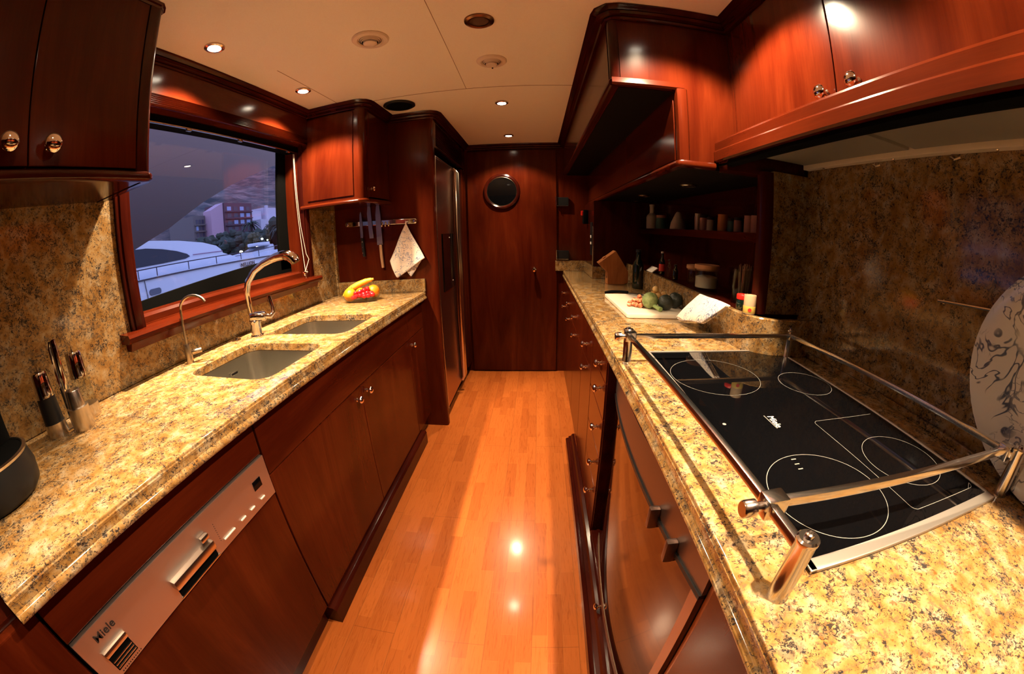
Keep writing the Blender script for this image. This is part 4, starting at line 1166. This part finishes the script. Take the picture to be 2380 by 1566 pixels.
for i, (x, y) in enumerate(((.640, 1.53), (.613, 2.119), (.700, 2.592))):
    t = thing('puck_light', ('unlit round puck light under the cabinet, nearest the hood', 'unlit round puck light under the cabinet, middle of three', 'unlit round puck light under the cabinet, nearest the back')[i], 'lamp', (x, y, 1.4525))
    MB().lathe([(.030, 0), (.036, 0), (.036, -.004), (.030, -.008), (.026, -.006)], (x, y, 1.4525), (0, 0, 1), 28).build('bezel', M_NICKEL, t)
    MB().lathe([(0, -.005), (.026, -.005), (.026, -.001), (0, -.001)], (x, y, 1.4525), (0, 0, 1), 24).build('lens', M_OFF, t)

# ------------------------------------------------------------------ items on the right worktop
tag(MB().prism([(.362, 1.915), (.354, 1.908), (.362, 1.448), (.370, 1.440), (.628, 1.432), (.637, 1.440), (.634, 1.908), (.626, 1.916)][::-1], 'z', GT + .001, GT + .018, .004).build('cutting_board', M_BOARD),
    'thick cream cutting board under the vegetables', 'cutting board')
BZ = GT + .018
t = thing('carving_knife', 'black-handled knife lying across the far end of the cutting board', 'knife', (.47, 1.98, BZ))
MB().tube([(.370, 1.985, GT + .012), (.400, 1.965, GT + .020), (.440, 1.935, GT + .026), (.475, 1.905, BZ + .0095)], [.009, .0105, .009, .0095], 10, True, .8).build('handle', M_BLACKM, t)
MB().prism([(.472, 1.917), (.474, 1.895), (.575, 1.805), (.61, 1.785), (.595, 1.815)], 'z', BZ + .006, BZ + .0085).build('blade', mat('black_blade', (.03, .03, .035), .25, .6), t)

M_ART = mat('artichoke_green', (.17, .22, .065), .6)
nt, b, N, Lk = nodes(M_ART)
Lk.new(ramp(nt, noise(nt, texmap(nt, (1, 1, 1)), 40, 2), [(.3, (.12, .17, .05)), (.7, (.30, .34, .13))]), b.inputs['Base Color'])
ax, ay, az, ar = .488, 1.548, BZ + .036, .034
t = thing('artichoke', 'green artichoke with its stem pointing at the camera on the board', 'artichoke', (ax, ay, BZ))
MB().ball((ax, ay, az), ar * .92, 20, 14, None, .02, 3).build('heart', M_ART, t)
mb = MB()
for row in range(6):
    th = .45 + row * .40
    nleaf = (5, 7, 9, 9, 8, 6)[row]
    for k_ in range(nleaf):
        ph = 2 * PI * (k_ + .5 * (row % 2)) / nleaf
        axd = Vector((-.25, .55, .8)).normalized()
        q = Vector((0, 0, 1)).rotation_difference(axd).to_matrix()
        n_ = q @ Vector((math.sin(th) * math.cos(ph), math.sin(th) * math.sin(ph), math.cos(th)))
        up_ = (axd - n_ * n_.dot(axd)); up_ = up_.normalized() if up_.length > .01 else Vector((1, 0, 0))
        sd = n_.cross(up_)
        Mx = Matrix((sd, up_, n_)).transposed()
        mb.ball(Vector((ax, ay, az)) + n_ * ar * .93, .0125, 8, 6, Mx, 0, 0, (1, 1.25, .30))
mb.build('leaves', M_ART, t)
MB().tube([(ax + .008, ay - .016, az - .014), (ax + .018, ay - .040, az - .021), (ax + .028, ay - .068, az - .025)], [.010, .0085, .0105], 12).build('stem', mat('stem_green', (.26, .36, .12), .5), t)
M_AVO = mat('avocado_skin', (.022, .026, .018), .42)
nt, b, N, Lk = nodes(M_AVO); bump(nt, noise(nt, texmap(nt, (1, 1, 1)), 110, 3), .6, .004, b)
for (x, y, r, sz, lab) in ((.550, 1.520, .034, (1.0, 1.06, .98), 'dark avocado touching the artichoke, the nearer of two'), (.612, 1.570, .034, (.95, 1.1, 1.02), 'dark avocado at the right-hand edge of the board')):
    t = thing('avocado', lab, 'avocado', (x, y, BZ), 0, 'avocados on the board')
    MB().ball((x, y, BZ + r * sz[2]), r, 26, 18, None, .012, 1, sz).build('fruit_body', M_AVO, t)
    MB().lathe([(0, 0), (.004, 0), (.003, .003), (0, .003)], (x + .006, y - r * .55, BZ + r * 1.72), (.1, -.5, .8), 10).build('stem_scar', mat('stem_scar', (.10, .07, .04), .6), t)
M_KUM = mat('kumquat_skin', (.72, .42, .13), .45)
nt, b, N, Lk = nodes(M_KUM); Lk.new(ramp(nt, noise(nt, texmap(nt, (1, 1, 1)), 30, 2), [(.3, (.60, .30, .08)), (.7, (.80, .52, .20))]), b.inputs['Base Color'])
pot = [(.520, 1.665, .015, 0), (.550, 1.675, .015, 0), (.580, 1.680, .015, 0), (.545, 1.645, .015, 0), (.575, 1.650, .015, .0), (.533, 1.660, .015, .026), (.562, 1.664, .015, .027), (.548, 1.662, .015, .052), (.590, 1.664, .015, .026), (.605, 1.655, .015, .002)]
proto = None
for (x, y, r, dz) in pot:
    if proto is None:
        o = proto = MB().ball((0, 0, 0), .0155, 18, 12, None, .03, 2, (1, 1.08, .97)).build('new_potato', M_KUM, loc=(0, 0, 0))
    else:
        o = proto.copy(); C.objects.link(o)
    o.location = (x, y, BZ + r * .98 + dz); o.rotation_euler = (rnd.random(), rnd.random() * 2, rnd.random() * 3)
    tag(o, {.052: 'topmost golden new potato of the heap behind the artichoke'}.get(dz, 'golden new potato at the right end of the heap, against the farther avocado' if x > .60 else 'small golden new potato within the heap behind the artichoke'), 'potato', 'new potatoes behind the artichoke')
M_SHA = mat('shallot_skin', (.55, .13, .045), .35)
nt, b, N, Lk = nodes(M_SHA)
Lk.new(ramp(nt, noise(nt, texmap(nt, (1, 1, 1)), 55, 3), [(.35, (.42, .08, .03)), (.5, (.64, .19, .07)), (.66, (.86, .52, .32))]), b.inputs['Base Color'])
proto = None
for i, (x, y, dz) in enumerate(((.398, 1.700, 0), (.412, 1.742, 0), (.424, 1.705, 0), (.432, 1.760, 0), (.443, 1.722, 0), (.436, 1.684, 0), (.458, 1.752, 0), (.464, 1.700, 0), (.478, 1.735, 0), (.480, 1.690, 0), (.455, 1.668, 0), (.486, 1.765, .0),
                                (.432, 1.722, .020), (.455, 1.728, .021), (.452, 1.700, .020), (.474, 1.718, .021), (.478, 1.748, .020), (.464, 1.725, .038))):
    if proto is None:
        o = proto = MB().lathe([(0, -.017), (.003, -.0165), (.008, -.010), (.0125, -.002), (.0125, .004), (.008, .012), (.003, .018), (.0015, .024), (0, .0245)], (0, 0, 0), (0, 0, 1), 14).build('shallot', M_SHA, loc=(0, 0, 0))
    else:
        o = proto.copy(); C.objects.link(o)
    o.location = (.405 + (x - .398) * .78, 1.560 + (y - 1.668) * .85, BZ + .0105 + dz * .8); o.scale = (.82, .82, .82); o.rotation_euler = (PI / 2 + rnd.uniform(-.25, .25), 0, rnd.uniform(0, 6.2))
    tag(o, 'orange-brown shallot at the left end of the heap on the board' if i == 0 else 'topmost orange-brown shallot of the heap on the board' if i == 17 else 'small orange-brown shallot within the heap at the left of the cutting board', 'shallot', 'shallots on the cutting board')

# knife block
t = thing('knife_block', 'slanted orange-brown wooden knife block at the back of the right worktop', 'knife block', (.50, 2.42, GT))
M_BLOCK = wood('beech_block', 'z', (.22, .07, .02), (.36, .12, .035), (.46, .17, .055), .4, .1)
bk = MB().prism([(.455, GT), (.560, GT), (.590, GT + .012), (.590, GT + .085), (.505, GT + .215), (.395, GT + .135), (.455, GT + .075)], 'y', 2.37, 2.46, .003)
bk.build('block_body', M_BLOCK, t)
MB().prism([(.452, GT + .174), (.440, GT + .176), (.425, GT + .165), (.432, GT + .160)], 'y', 2.395, 2.435, .003).build('knife_butt', M_BLOCK, t)
MB().box(.4545, .456, 2.40, 2.42, GT + .035, GT + .05, .001).build('stamped_mark', M_DARKPRINT, t)
# bottle
def bottle(x, y, z, r, h, lab, m_, cap=None, shoulder=.62, neck=.35, group=None, label_m=None, cat='bottle'):
    t = thing('bottle', lab, cat, (x, y, z), 0, group)
    MB().lathe([(0, 0), (r * .9, 0), (r, r * .12), (r, h * shoulder), (r * .85, h * (shoulder + .07)), (r * neck, h * (shoulder + .17)), (r * neck, h * .97), (0, h * .97)], (x, y, z + .0006), (0, 0, 1), 26).build('bottle_glass', m_, t)
    MB().lathe([(0, h * .93), (r * neck * 1.15, h * .93), (r * neck * 1.15, h), (0, h)], (x, y, z), (0, 0, 1), 18).build('bottle_cap', cap or M_BLACK, t)
    if label_m: MB().lathe([(r * 1.006, h * .15), (r * 1.01, h * .16), (r * 1.01, h * .45), (r * 1.006, h * .46)], (x, y, z), (0, 0, 1), 26).build('paper_label', label_m, t)
    return t
M_YEL = mat('yellow_label', (.55, .38, .08), .5); M_REDL = mat('red_label', (.50, .03, .02), .5); M_OFFW = mat('offwhite_pot', (.46, .38, .30), .5)
M_PINKL = mat('pinkish_label', (.36, .15, .12), .5); M_TEAL = mat('teal_tin', (.03, .10, .10), .4); M_ORL = mat('orange_spice', (.42, .13, .03), .5)
bottle(.612, 2.215, GT, .034, .235, 'tall dark green bottle between knife block and cutting board', M_GREENGL, M_BLACK, .60, .42)
bottle(.690, 2.00, LZ, .017, .125, 'small sauce bottle with a red and yellow label on the ledge', M_GREENGL, M_OFFW, .55, .4, None, M_REDL)
bottle(.695, 1.90, LZ, .015, .090, 'short clear condiment bottle beside the sauce bottle on the ledge', M_CLEAR, M_BLACK, .55, .4, None, None)
bottle(.690, 1.79, LZ, .015, .075, 'squat dark spice bottle nearest the wooden-lidded jars on the ledge', M_GREENGL, M_BLACK, .6, .5, None, None)
t = thing('note_card', 'small white folded card on the ledge behind the dark bottle', 'card', (.665, 2.12, LZ))
MB().prism([(.650, LZ + .002), (.655, LZ), (.690, LZ + .026), (.685, LZ + .029)], 'y', 2.06, 2.17).build('card', M_WHITE, t)
# jars with wooden lids
M_SUGAR = mat('sugar', (.62, .54, .44), .8); M_LIDW = mat('wooden_lid', (.42, .20, .09), .5)
def jar(x, y, z, r, h, fill, lab, fm):
    t = thing('storage_jar', lab, 'jar', (x, y, z))
    MB().lathe([(0, .001), (r * .96, .001), (r, .006), (r, h * .92), (r * .94, h), (r * .90, h), (r * .93, h * .92), (r * .94, .010), (0, .006)], (x, y, z), (0, 0, 1), 34).build('jar_glass', M_CLEAR, t)
    if fill: MB().lathe([(0, .007), (r * .92, .011), (r * .92, h * fill), (r * .5, h * fill + .006), (0, h * fill + .004)], (x, y, z), (0, 0, 1), 30).build('contents', fm, t)
    MB().lathe([(0, h - .006), (r * .9, h - .006), (r * .9, h + .001), (r * 1.04, h + .001), (r * 1.06, h + .006), (r * 1.04, h + .018), (0, h + .020)], (x, y, z), (0, 0, 1), 34).build('lid', M_LIDW, t)
jar(.725, 1.50, LZ, .052, .088, .62, 'glass sugar jar with a wooden lid on the ledge', M_SUGAR)
jar(.745, 1.67, LZ, .040, .070, 0, 'smaller empty jar with a wooden lid behind the sugar jar', M_SUGAR)
t = thing('spaghetti_jar', 'tall clear jar with dry sticks inside at the end of the ledge', 'jar', (.735, 1.215, LZ))
MB().lathe([(0, .001), (.036, .001), (.038, .005), (.038, .118), (.036, .120), (.035, .118), (.035, .008), (0, .006)], (.735, 1.215, LZ), (0, 0, 1), 30).build('jar_glass', M_CLEAR, t)
mb = MB()
for i in range(26):
    a, q = rnd.uniform(0, 6.28), rnd.uniform(0, .026)
    a2 = a + rnd.uniform(-.5, .5)
    mb.tube([(.735 + q * math.cos(a), 1.215 + q * math.sin(a), LZ + .008), (.735 + (q + .006) * math.cos(a2), 1.215 + (q + .006) * math.sin(a2), LZ + .13 + rnd.uniform(-.01, .012))], .0011, 5)
tag(mb.build('dry_sticks', mat('dry_pasta', (.26, .16, .09), .6), t), None, None, None, 'stuff')
t = thing('preserve_jar', 'short dark jar with a red lid standing before the tall clear jar', 'jar', (.676, 1.105, LZ))
MB().lathe([(0, 0), (.019, 0), (.021, .003), (.021, .030), (.018, .036), (0, .036)], (.676, 1.105, LZ + .0005), (0, 0, 1), 26).build('jar_glass', M_GREENGL, t)
MB().lathe([(0, .034), (.021, .034), (.0215, .036), (.0215, .048), (.020, .050), (0, .050)], (.676, 1.105, LZ), (0, 0, 1), 26).build('lid', M_RED, t)
t = thing('food_tin', 'small paper-labelled tin with yellow and red print by the wooden post', 'tin', (.668, 1.045, LZ))
MB().lathe([(0, 0), (.0195, 0), (.020, .002), (.020, .056), (.0195, .058), (.018, .058), (.018, .055), (0, .055)], (.668, 1.045, LZ + .0005), (0, 0, 1), 28).build('tin_body', mat('tin_label', (.52, .36, .22), .45), t)
mb = MB().lathe([(.0203, .004), (.0206, .005), (.0206, .024), (.0203, .025)], (.668, 1.045, LZ), (0, 0, 1), 28)
mb.build('yellow_band', M_YEL, t)
MB().lathe([(0, 0), (.006, 0), (.006, .001), (0, .001)], (.659, 1.027, LZ + .014), (-.45, -.9, 0), 16).build('red_emblem', M_REDL, t)

# jars and bottles on the dark shelf
SZ = 1.258
def pot_(x, y, r, h, lab, m1, m2=None, taper=.95, grp='things on the niche shelf'):
    t = thing('shelf_jar', lab, 'jar', (x, y, SZ))
    MB().lathe([(0, 0), (r * .97, 0), (r, .003), (r * taper, h * .82), (0, h * .82)], (x, y, SZ + .0005), (0, 0, 1), 22).build('jar_body', m1, t)
    MB().lathe([(0, h * .80), (r * .92, h * .80), (r * .92, h), (0, h)], (x, y, SZ), (0, 0, 1), 20).build('lid', m2 or M_BLACK, t)
bottle(.800, 2.565, SZ, .038, .175, 'tall off-white bottle at the far end of the niche shelf', M_OFFW, M_OFFW, .50, .42)
pot_(.800, 2.36, .036, .095, 'teal and pink tin next to the tall off-white bottle on the shelf', M_TEAL, M_PINKL)
t = thing('squeeze_pot', 'off-white cone-shaped pot on the niche shelf', 'pot', (.80, 2.06, SZ))
MB().lathe([(0, 0), (.048, 0), (.050, .004), (.042, .045), (.018, .095), (.010, .105), (0, .106)], (.80, 2.06, SZ + .0005), (0, 0, 1), 26).build('pot_body', M_OFFW, t)
MB().lathe([(0, .100), (.009, .100), (.007, .112), (0, .113)], (.80, 2.06, SZ), (0, 0, 1), 14).build('nozzle', M_BLACK, t)
pot_(.800, 1.785, .018, .090, 'narrow bright tube right after the cone-shaped pot on the shelf', mat('pale_metal_tube', (.5, .38, .32), .35, .6), M_OFFW, 1)
pot_(.800, 1.715, .022, .082, 'dull pink jar beside the narrow tube on the shelf', M_PINKL)
pot_(.800, 1.640, .019, .070, 'little glass jar with pale contents left of the orange spice jar', M_OFFW)
pot_(.800, 1.515, .026, .080, 'orange spice jar on the niche shelf', M_ORL, M_ORL)
pot_(.800, 1.438, .019, .062, 'small glass spice jar right of the orange spice jar', M_TEAL)
pot_(.800, 1.384, .019, .066, 'small spice jar with a pinkish label, second right of the orange jar', M_PINKL)
pot_(.800, 1.300, .021, .072, 'rusty pink spice tin, farthest of the last trio on the shelf', M_PINKL, M_PINKL)
pot_(.800, 1.250, .021, .072, 'rusty pink spice tin, middle of the last trio on the shelf', M_PINKL, M_PINKL)
pot_(.800, 1.203, .021, .070, 'rusty pink spice tin by the niche post, last on the shelf', M_PINKL, M_PINKL)

# folded towel lying against the ledge
t = thing('tea_towel', 'folded white tea towel with blue drawings lying beside the cutting board', 'towel', (.70, 1.44, GT))
A0, B0, C0, D0 = Vector((.565, 1.392, .905)), Vector((.590, 1.205, .940)), Vector((.624, 1.085, 1.030)), Vector((.624, 1.300, 1.024))
def tw_(off):
    def f(u, v):
        p = A0.lerp(B0, u).lerp(D0.lerp(C0, u), v)
        wav = .018 * math.sin(v * PI) * (.5 + .5 * u) + .004 * math.sin(u * 7)
        return Vector((p.x - off * .9 + wav * .15 - .012 * math.sin(v * PI), p.y - .010 * u * off / .017, max(.9045 + off, p.z - wav * .4 + off * .3)))
    return f
for i, off in enumerate((0, .008, .017)):
    mb = MB(); mb.grid(tw_(off), 18, 18)
    o = mb.build('towel_layer', M_TOWEL, t); s_ = o.modifiers.new('thickness', 'SOLIDIFY'); s_.thickness = .004; s_.offset = 1
    o.modifiers.new('soft', 'SUBSURF').render_levels = 1

# =================================================================== OUTSIDE THE WINDOW
def matte(n, c, r=.7): return mat(n, c, r)
M_HULL = matte('white_hull_paint', (.72, .74, .80), .25)
M_HULLD = matte('dark_rail_paint', (.05, .03, .04), .4)
M_TINT = matte('tinted_yacht_glass', (.012, .014, .03), .25)
M_OWN = matte('own_hull_paint', (.27, .18, .145), .6)
SEA = -1.2
sea = MB().box(-30, -1.6, -60, 120, SEA - .3, SEA)
M_SEA = mat('harbour_water', (.02, .03, .06), .15)
tag(sea.build('harbour_water', M_SEA), 'dark blue harbour water outside the window', 'water', None, 'stuff')
# bulwark wing of this boat, seen as a big dark panel with a slanting lower edge
ow = MB().prism([(-2.0, -.30), (-.5, .45), (1.295, 1.346), (1.62, 1.468), (1.92, 1.622), (2.238, 1.765), (2.851, 1.995), (4.2, 2.40), (4.2, 4.2), (-2.0, 4.2)], 'x', -2.24, -2.20)
tag(ow.build('side_wing', M_OWN), 'large dark slanting wing panel of the boat outside the window', 'panel')
yt = thing('motor_yacht', 'white motor yacht with dark side window moored alongside', 'yacht', (-8.5, 4.5, SEA))
hull_side = [(-7.0, -1.5), (-7.0, 8.3), (-7.3, 9.6), (-8.0, 11.0), (-8.8, 11.7)]
hp = hull_side + [(-10.2, 11.0), (-11, 9.0), (-11, -1.5)]
mb = MB()
n = len(hp)
top = [mb.bm.verts.new((x, y, 1.055 + max(0, y - 7) * .02)) for x, y in hp]
mid = [mb.bm.verts.new((x * .995 - .03, y * .995, .1)) for x, y in hp]
bot = [mb.bm.verts.new((x * .97 - .25, y * .97, SEA - .2)) for x, y in hp]
mb.bm.faces.new(top)
for A, B in ((top, mid), (mid, bot)):
    for i in range(n): mb.bm.faces.new((A[i], A[(i + 1) % n], B[(i + 1) % n], B[i]))
mb.build('hull', M_HULL, yt)
mb = MB().sweep([(x, y) for x, y in hull_side], [(-.04, 1.03), (.03, 1.03), (.03, 1.06), (-.04, 1.06)][::-1])
mb.build('rubbing_strake', M_HULLD, yt)
rl = MB().tube([(-7.05, -1, 1.235), (-7.05, 8.0, 1.24), (-7.4, 9.6, 1.33), (-8.0, 10.9, 1.45)], .012, 6)
rl.build('guard_rail', M_HULLD, yt)
for y in (1.2, 2.6, 4.3, 4.75, 5.6, 6.45, 7.3, 8.0):
    MB().cyl((-7.05, y, 1.05), (-7.05, y, 1.24), .010, .010, 6).build('stanchion', M_HULLD, yt)
cb = MB()
cab = [(-1, 1.06), (-1, 1.80), (3.0, 1.90), (4.6, 1.790), (5.6, 1.70), (6.3, 1.60), (6.72, 1.49), (6.86, 1.40), (6.93, 1.30), (7.35, 1.17), (7.5, 1.06)]
cb.prism(cab, 'x', -10.0, -7.30)
cb.build('cabin', M_HULL, yt)
wd = [(1.0, 1.30), (1.0, 1.66), (4.15, 1.640), (4.7, 1.630), (5.1, 1.575), (5.5, 1.490), (5.78, 1.400), (5.86, 1.340), (5.72, 1.300), (5.1, 1.285)]
MB().prism(wd, 'x', -7.30, -7.285).build('side_window', M_TINT, yt)
MB().tube([(-7.28, 5.95, 1.36), (-7.28, 6.9, 1.345)], .010, 4).build('pinstripe', matte('pinstripe', (.35, .18, .25)), yt)
MB().tube([(-6.985, 4.38, 1.05), (-6.985, 4.40, .75), (-7.0, 4.42, .2)], .008, 4).build('hull_seam', M_HULLD, yt)
pw = MB().prism([(y, z) for y, z in rrect(4.46, 4.74, .73, .85, .055)], 'x', -7.01, -6.975); pw.build('hull_port', matte('grey_port', (.10, .11, .15), .2), yt)
put_text('yacht_name', 'NELLION', .13, M_HULLD, yt, (-6.97, 7.45, .935), (0, 1, .02), (0, 0, 1), off=.004, ext=.002)
sw = MB()
sw.tube([(-6.97, 7.75, .70), (-6.97, 7.90, .78), (-6.97, 7.97, .76)], .012, 4); sw.tube([(-6.97, 8.05, .77), (-6.97, 8.2, .80), (-6.97, 8.35, .765)], .010, 4)
sw.build('bow_emblem', M_HULLD, yt)
wh = thing('moored_dinghy', 'small white open boat with dark windscreen behind the yacht bow', 'boat', (-14, 15.2, .9))
MB().prism([(14.4, 1.12), (14.8, .95), (16.9, .95), (17.1, 1.42), (16.9, 1.44), (16.6, 1.25), (15.2, 1.18)], 'x', -15, -13.9).prism([(14.8, .96), (16.9, .96), (16.6, SEA), (15.2, SEA)], 'x', -14.8, -14.1).build('boat_hull', M_HULL, wh)
MB().prism([(15.2, 1.20), (15.9, 1.40), (16.4, 1.42), (16.4, 1.22)], 'x', -14.6, -14.0).build('windscreen', M_TINT, wh)
MB().box(-14.8, -14.0, 15.9, 16.9, 1.44, 1.62, .05).build('canopy', M_HULL, wh)
wh = thing('white_bow', 'white bow of a third boat at the far edge of the window', 'boat', (-9, 12.2, SEA))
MB().prism([(11.0, 1.02), (11.5, 1.10), (12.0, 1.16), (14.0, 1.18), (14.0, .96), (11.2, .90)], 'x', -10.2, -8.9).build('foredeck', M_HULL, wh)
MB().prism([(11.25, .93), (14.0, .98), (14.0, SEA), (12.2, SEA)], 'x', -10.15, -8.95).build('boat_hull', matte('grey_hull', (.45, .44, .52), .3), wh)
MB().box(-8.95, -8.93, 11.7, 14.0, .66, .71).build('stripe', M_HULLD, wh)

# town on the shore
def building(lab, x0, x1, y0, y1, z1, wall, side, win=None, rows=0, cols=0, lit=()):
    t = thing('apartment_building', lab, 'building', ((x0 + x1) / 2, (y0 + y1) / 2, .3))
    MB().box(x0, x1, y0, y1, .3, z1).build('walls', [wall], t)
    if side: MB().box(x0, x1 + .05, y0 - .06, y0, SEA, z1).build('side_wall', side, t)
    for r in range(rows):
        zz = z1 - 1.0 - r * (z1 - 3.2) / rows
        MB().box(x1, x1 + .5, y0 + .3, y1 - .2, zz - .9, zz - .72).build('balcony', wall, t)
        for c_ in range(cols):
            yy = y0 + .5 + (c_ + .2) * (y1 - y0 - .8) / cols
            m_ = M_WINL if (r, c_) in lit else M_WIND
            MB().box(x1, x1 + .04, yy, yy + (y1 - y0) / cols * .55, zz - .55, zz + .25).build('window', m_, t)
    return t
M_WINL = mat('bluish_window', (.30, .38, .62), .3)
M_WIND = mat('dark_window', (.06, .05, .08), .3)
M_TOWER = matte('dark_brick_tower', (.11, .055, .07)); M_PINK = matte('pink_gable', (.55, .34, .40)); M_PALE = matte('pale_render', (.62, .56, .62)); M_BEIGE = matte('beige_render', (.16, .13, .12))
building('dark brown apartment tower with a pale pink gable wall', -66, -60, 58.2, 66.8, 11.55, M_TOWER, None, None, 6, 4, {(0, 0), (0, 2), (1, 2), (1, 3), (2, 1), (2, 2), (2, 3), (4, 2)})
t = thing('gable_house', 'pale pink windowless gable wall beside the dark tower', 'building', (-61, 55.9, .3))
MB().prism([(54.7, .3), (58.1, .3), (58.1, 11.6), (57.2, 11.2), (54.7, 10.1)], 'x', -62.5, -60.2).build('walls', M_PINK, t)
building('beige apartment block left of the pink gable', -70, -62, 51.5, 54.6, 9.4, M_BEIGE, None, None, 5, 3, {(1, 0), (3, 1)})
building('low dark seafront block with one lit window', -60, -56, 42.0, 47.0, 4.4, M_BEIGE, None, None, 2, 3, {(0, 1)})
t = thing('white_villa', 'white terraced villa right of the dark tower', 'building', (-58, 70, .3))
MB().box(-64, -58, 67.4, 80, .3, 7.8).build('walls', M_PALE, t)
MB().box(-66, -61, 68.0, 71.2, 7.8, 10.0).build('upper_storey', M_PALE, t)
MB().box(-66, -61, 72.0, 84, 7.8, 10.8).build('upper_storey', M_PALE, t)
MB().box(-60.5, -60, 71.9, 72.6, 8, 11.2).build('chimney', M_PALE, t)
MB().box(-58, -57.95, 69, 79, 5.6, 6.7).build('terrace_shade', matte('terrace_shade', (.25, .22, .27)), t)
# hillside
hl = MB()
def hf(u, v):
    y = 40 + 240 * u; x = -90 - 120 * v
    h = .3 + 5.7 * min(1, v * 7) + 52 * v + 12 * math.sin(u * 9) * v + 16 * max(0, u - .2) + 3 * math.sin(u * 31 + v * 7) + 2 * math.sin(u * 67 + v * 13)
    return Vector((x, y, h))
hl.grid(hf, 60, 14)
M_HILL = matte('scrubby_hillside', (.2, .16, .15))
nt, b, N, Lk = nodes(M_HILL)
Lk.new(ramp(nt, noise(nt, texmap(nt, (.16, .16, .8), geo=True), .5, 4, .7), [(.35, (.03, .03, .028)), (.47, (.09, .065, .06)), (.6, (.20, .13, .105)), (.72, (.28, .20, .18))]), b.inputs['Base Color'])
tag(hl.build('hillside', M_HILL), 'rocky terraced hillside behind the town', 'hill')
sh = MB().box(-89, -30, 20, 330, SEA - .2, .3)
tag(sh.build('quay', matte('quay_paving', (.10, .09, .10))), 'dark quayside ground below the trees', 'ground', None, 'stuff')
# trees
M_LEAF = matte('dark_foliage', (.045, .055, .035)); M_LEAF2 = matte('olive_foliage', (.12, .10, .05)); M_BARK = matte('bark', (.06, .04, .03))
def tree(x, y, h, w, lab, palm=False, lm=None):
    t = thing('palm_tree' if palm else 'broadleaf_tree', lab, 'tree', (x, y, .3), 0, 'trees along the quay')
    q = random.Random(int(x * 7 + y * 13))
    if palm:
        MB().tube([(x, y, .34), (x + .1, y, .3 + h * .5), (x, y + .1, .3 + h)], [.22, .16, .14], 7).build('trunk', M_BARK, t)
        mb = MB()
        for i in range(22):
            a = i * 2.4; up_ = q.uniform(-.1, .9)
            P = [Vector((x + r_ * w * math.cos(a), y + r_ * w * math.sin(a), .3 + h + w * (up_ * r_ - .9 * r_ * r_))) for r_ in (0, .3, .6, .85, 1)]
            mb.tube(P, [.05, .16, .16, .10, .02], 5, True, .3)
        mb.build('fronds', lm or M_LEAF, t)
    else:
        MB().tube([(x, y, .3), (x, y, .3 + h * .5)], [.25, .15], 7).build('trunk', M_BARK, t)
        mb = MB()
        for i in range(26):
            v = Vector((q.gauss(0, .38), q.gauss(0, .38), q.uniform(-.5, .5)))
            mb.ball((x + v.x * w, y + v.y * w, .3 + h * (.62 + v.z * .6)), w * q.uniform(.22, .42), 7, 5, None, .5, i)
        mb.build('crown', lm or M_LEAF, t, auto=5)
for i, (x, y, h, w) in enumerate(((-50, 44.5, 3.6, 2.0), (-50, 47.5, 4.4, 2.4), (-48, 50, 4.6, 2.4), (-46, 43.5, 3.4, 2.0), (-44, 46.5, 3.9, 2.3), (-42, 41, 3.0, 1.8), (-40, 45.5, 3.6, 2.2), (-44, 37, 3.2, 2.0), (-44, 34, 3.0, 1.9), (-38, 48.5, 5.0, 2.4), (-42, 52.5, 4.6, 2.4), (-36, 39.5, 3.0, 1.8))):
    tree(x, y, h, w, 'dark bushy tree on the quay below the apartment buildings')
tree(-34, 38.2, 3.2, .9, 'narrow olive-brown tree standing in front of the dark trees', False, M_LEAF2)
for (x, y, h, w) in ((-40, 49.5, 4.4, 1.7), (-37, 47, 4.0, 1.6), (-36, 45.5, 3.4, 1.5), (-44, 48.5, 5.2, 1.8)):
    tree(x, y, h, w, 'palm tree on the quay right of the dark tower', True)
# quay lamps
for i, (x, y, z, r, c_, s_, lab) in enumerate(((-31, 32.2, 1.30, .17, (1, .8, .45), 14, 'warm glowing quay lamp just beyond the yacht bow'), (-31, 35.0, 1.67, .13, (1, .85, .6), 14, 'second glowing quay lamp nearer the dinghy'),
                                               (-31, 36.0, 2.45, .13, (.8, 1, .75), 10, 'upper greenish-white quay lamp'), (-31, 37.0, 2.26, .095, (.75, 1, .6), 7, 'narrow greenish quay lamp beside the dinghy'))):
    t = thing('quay_lamp', lab, 'lamp', (x, y, .3))
    MB().ball((x, y, z), r, 12, 8, None, 0, 0, (1, 1.3, .8)).build('globe', mat('lamp_glow', (1, 1, 1), .5, emit=c_, es=s_), t)
    MB().cyl((x, y, .3), (x, y, z), .04, .04, 6).build('lamp_post', M_HULLD, t)
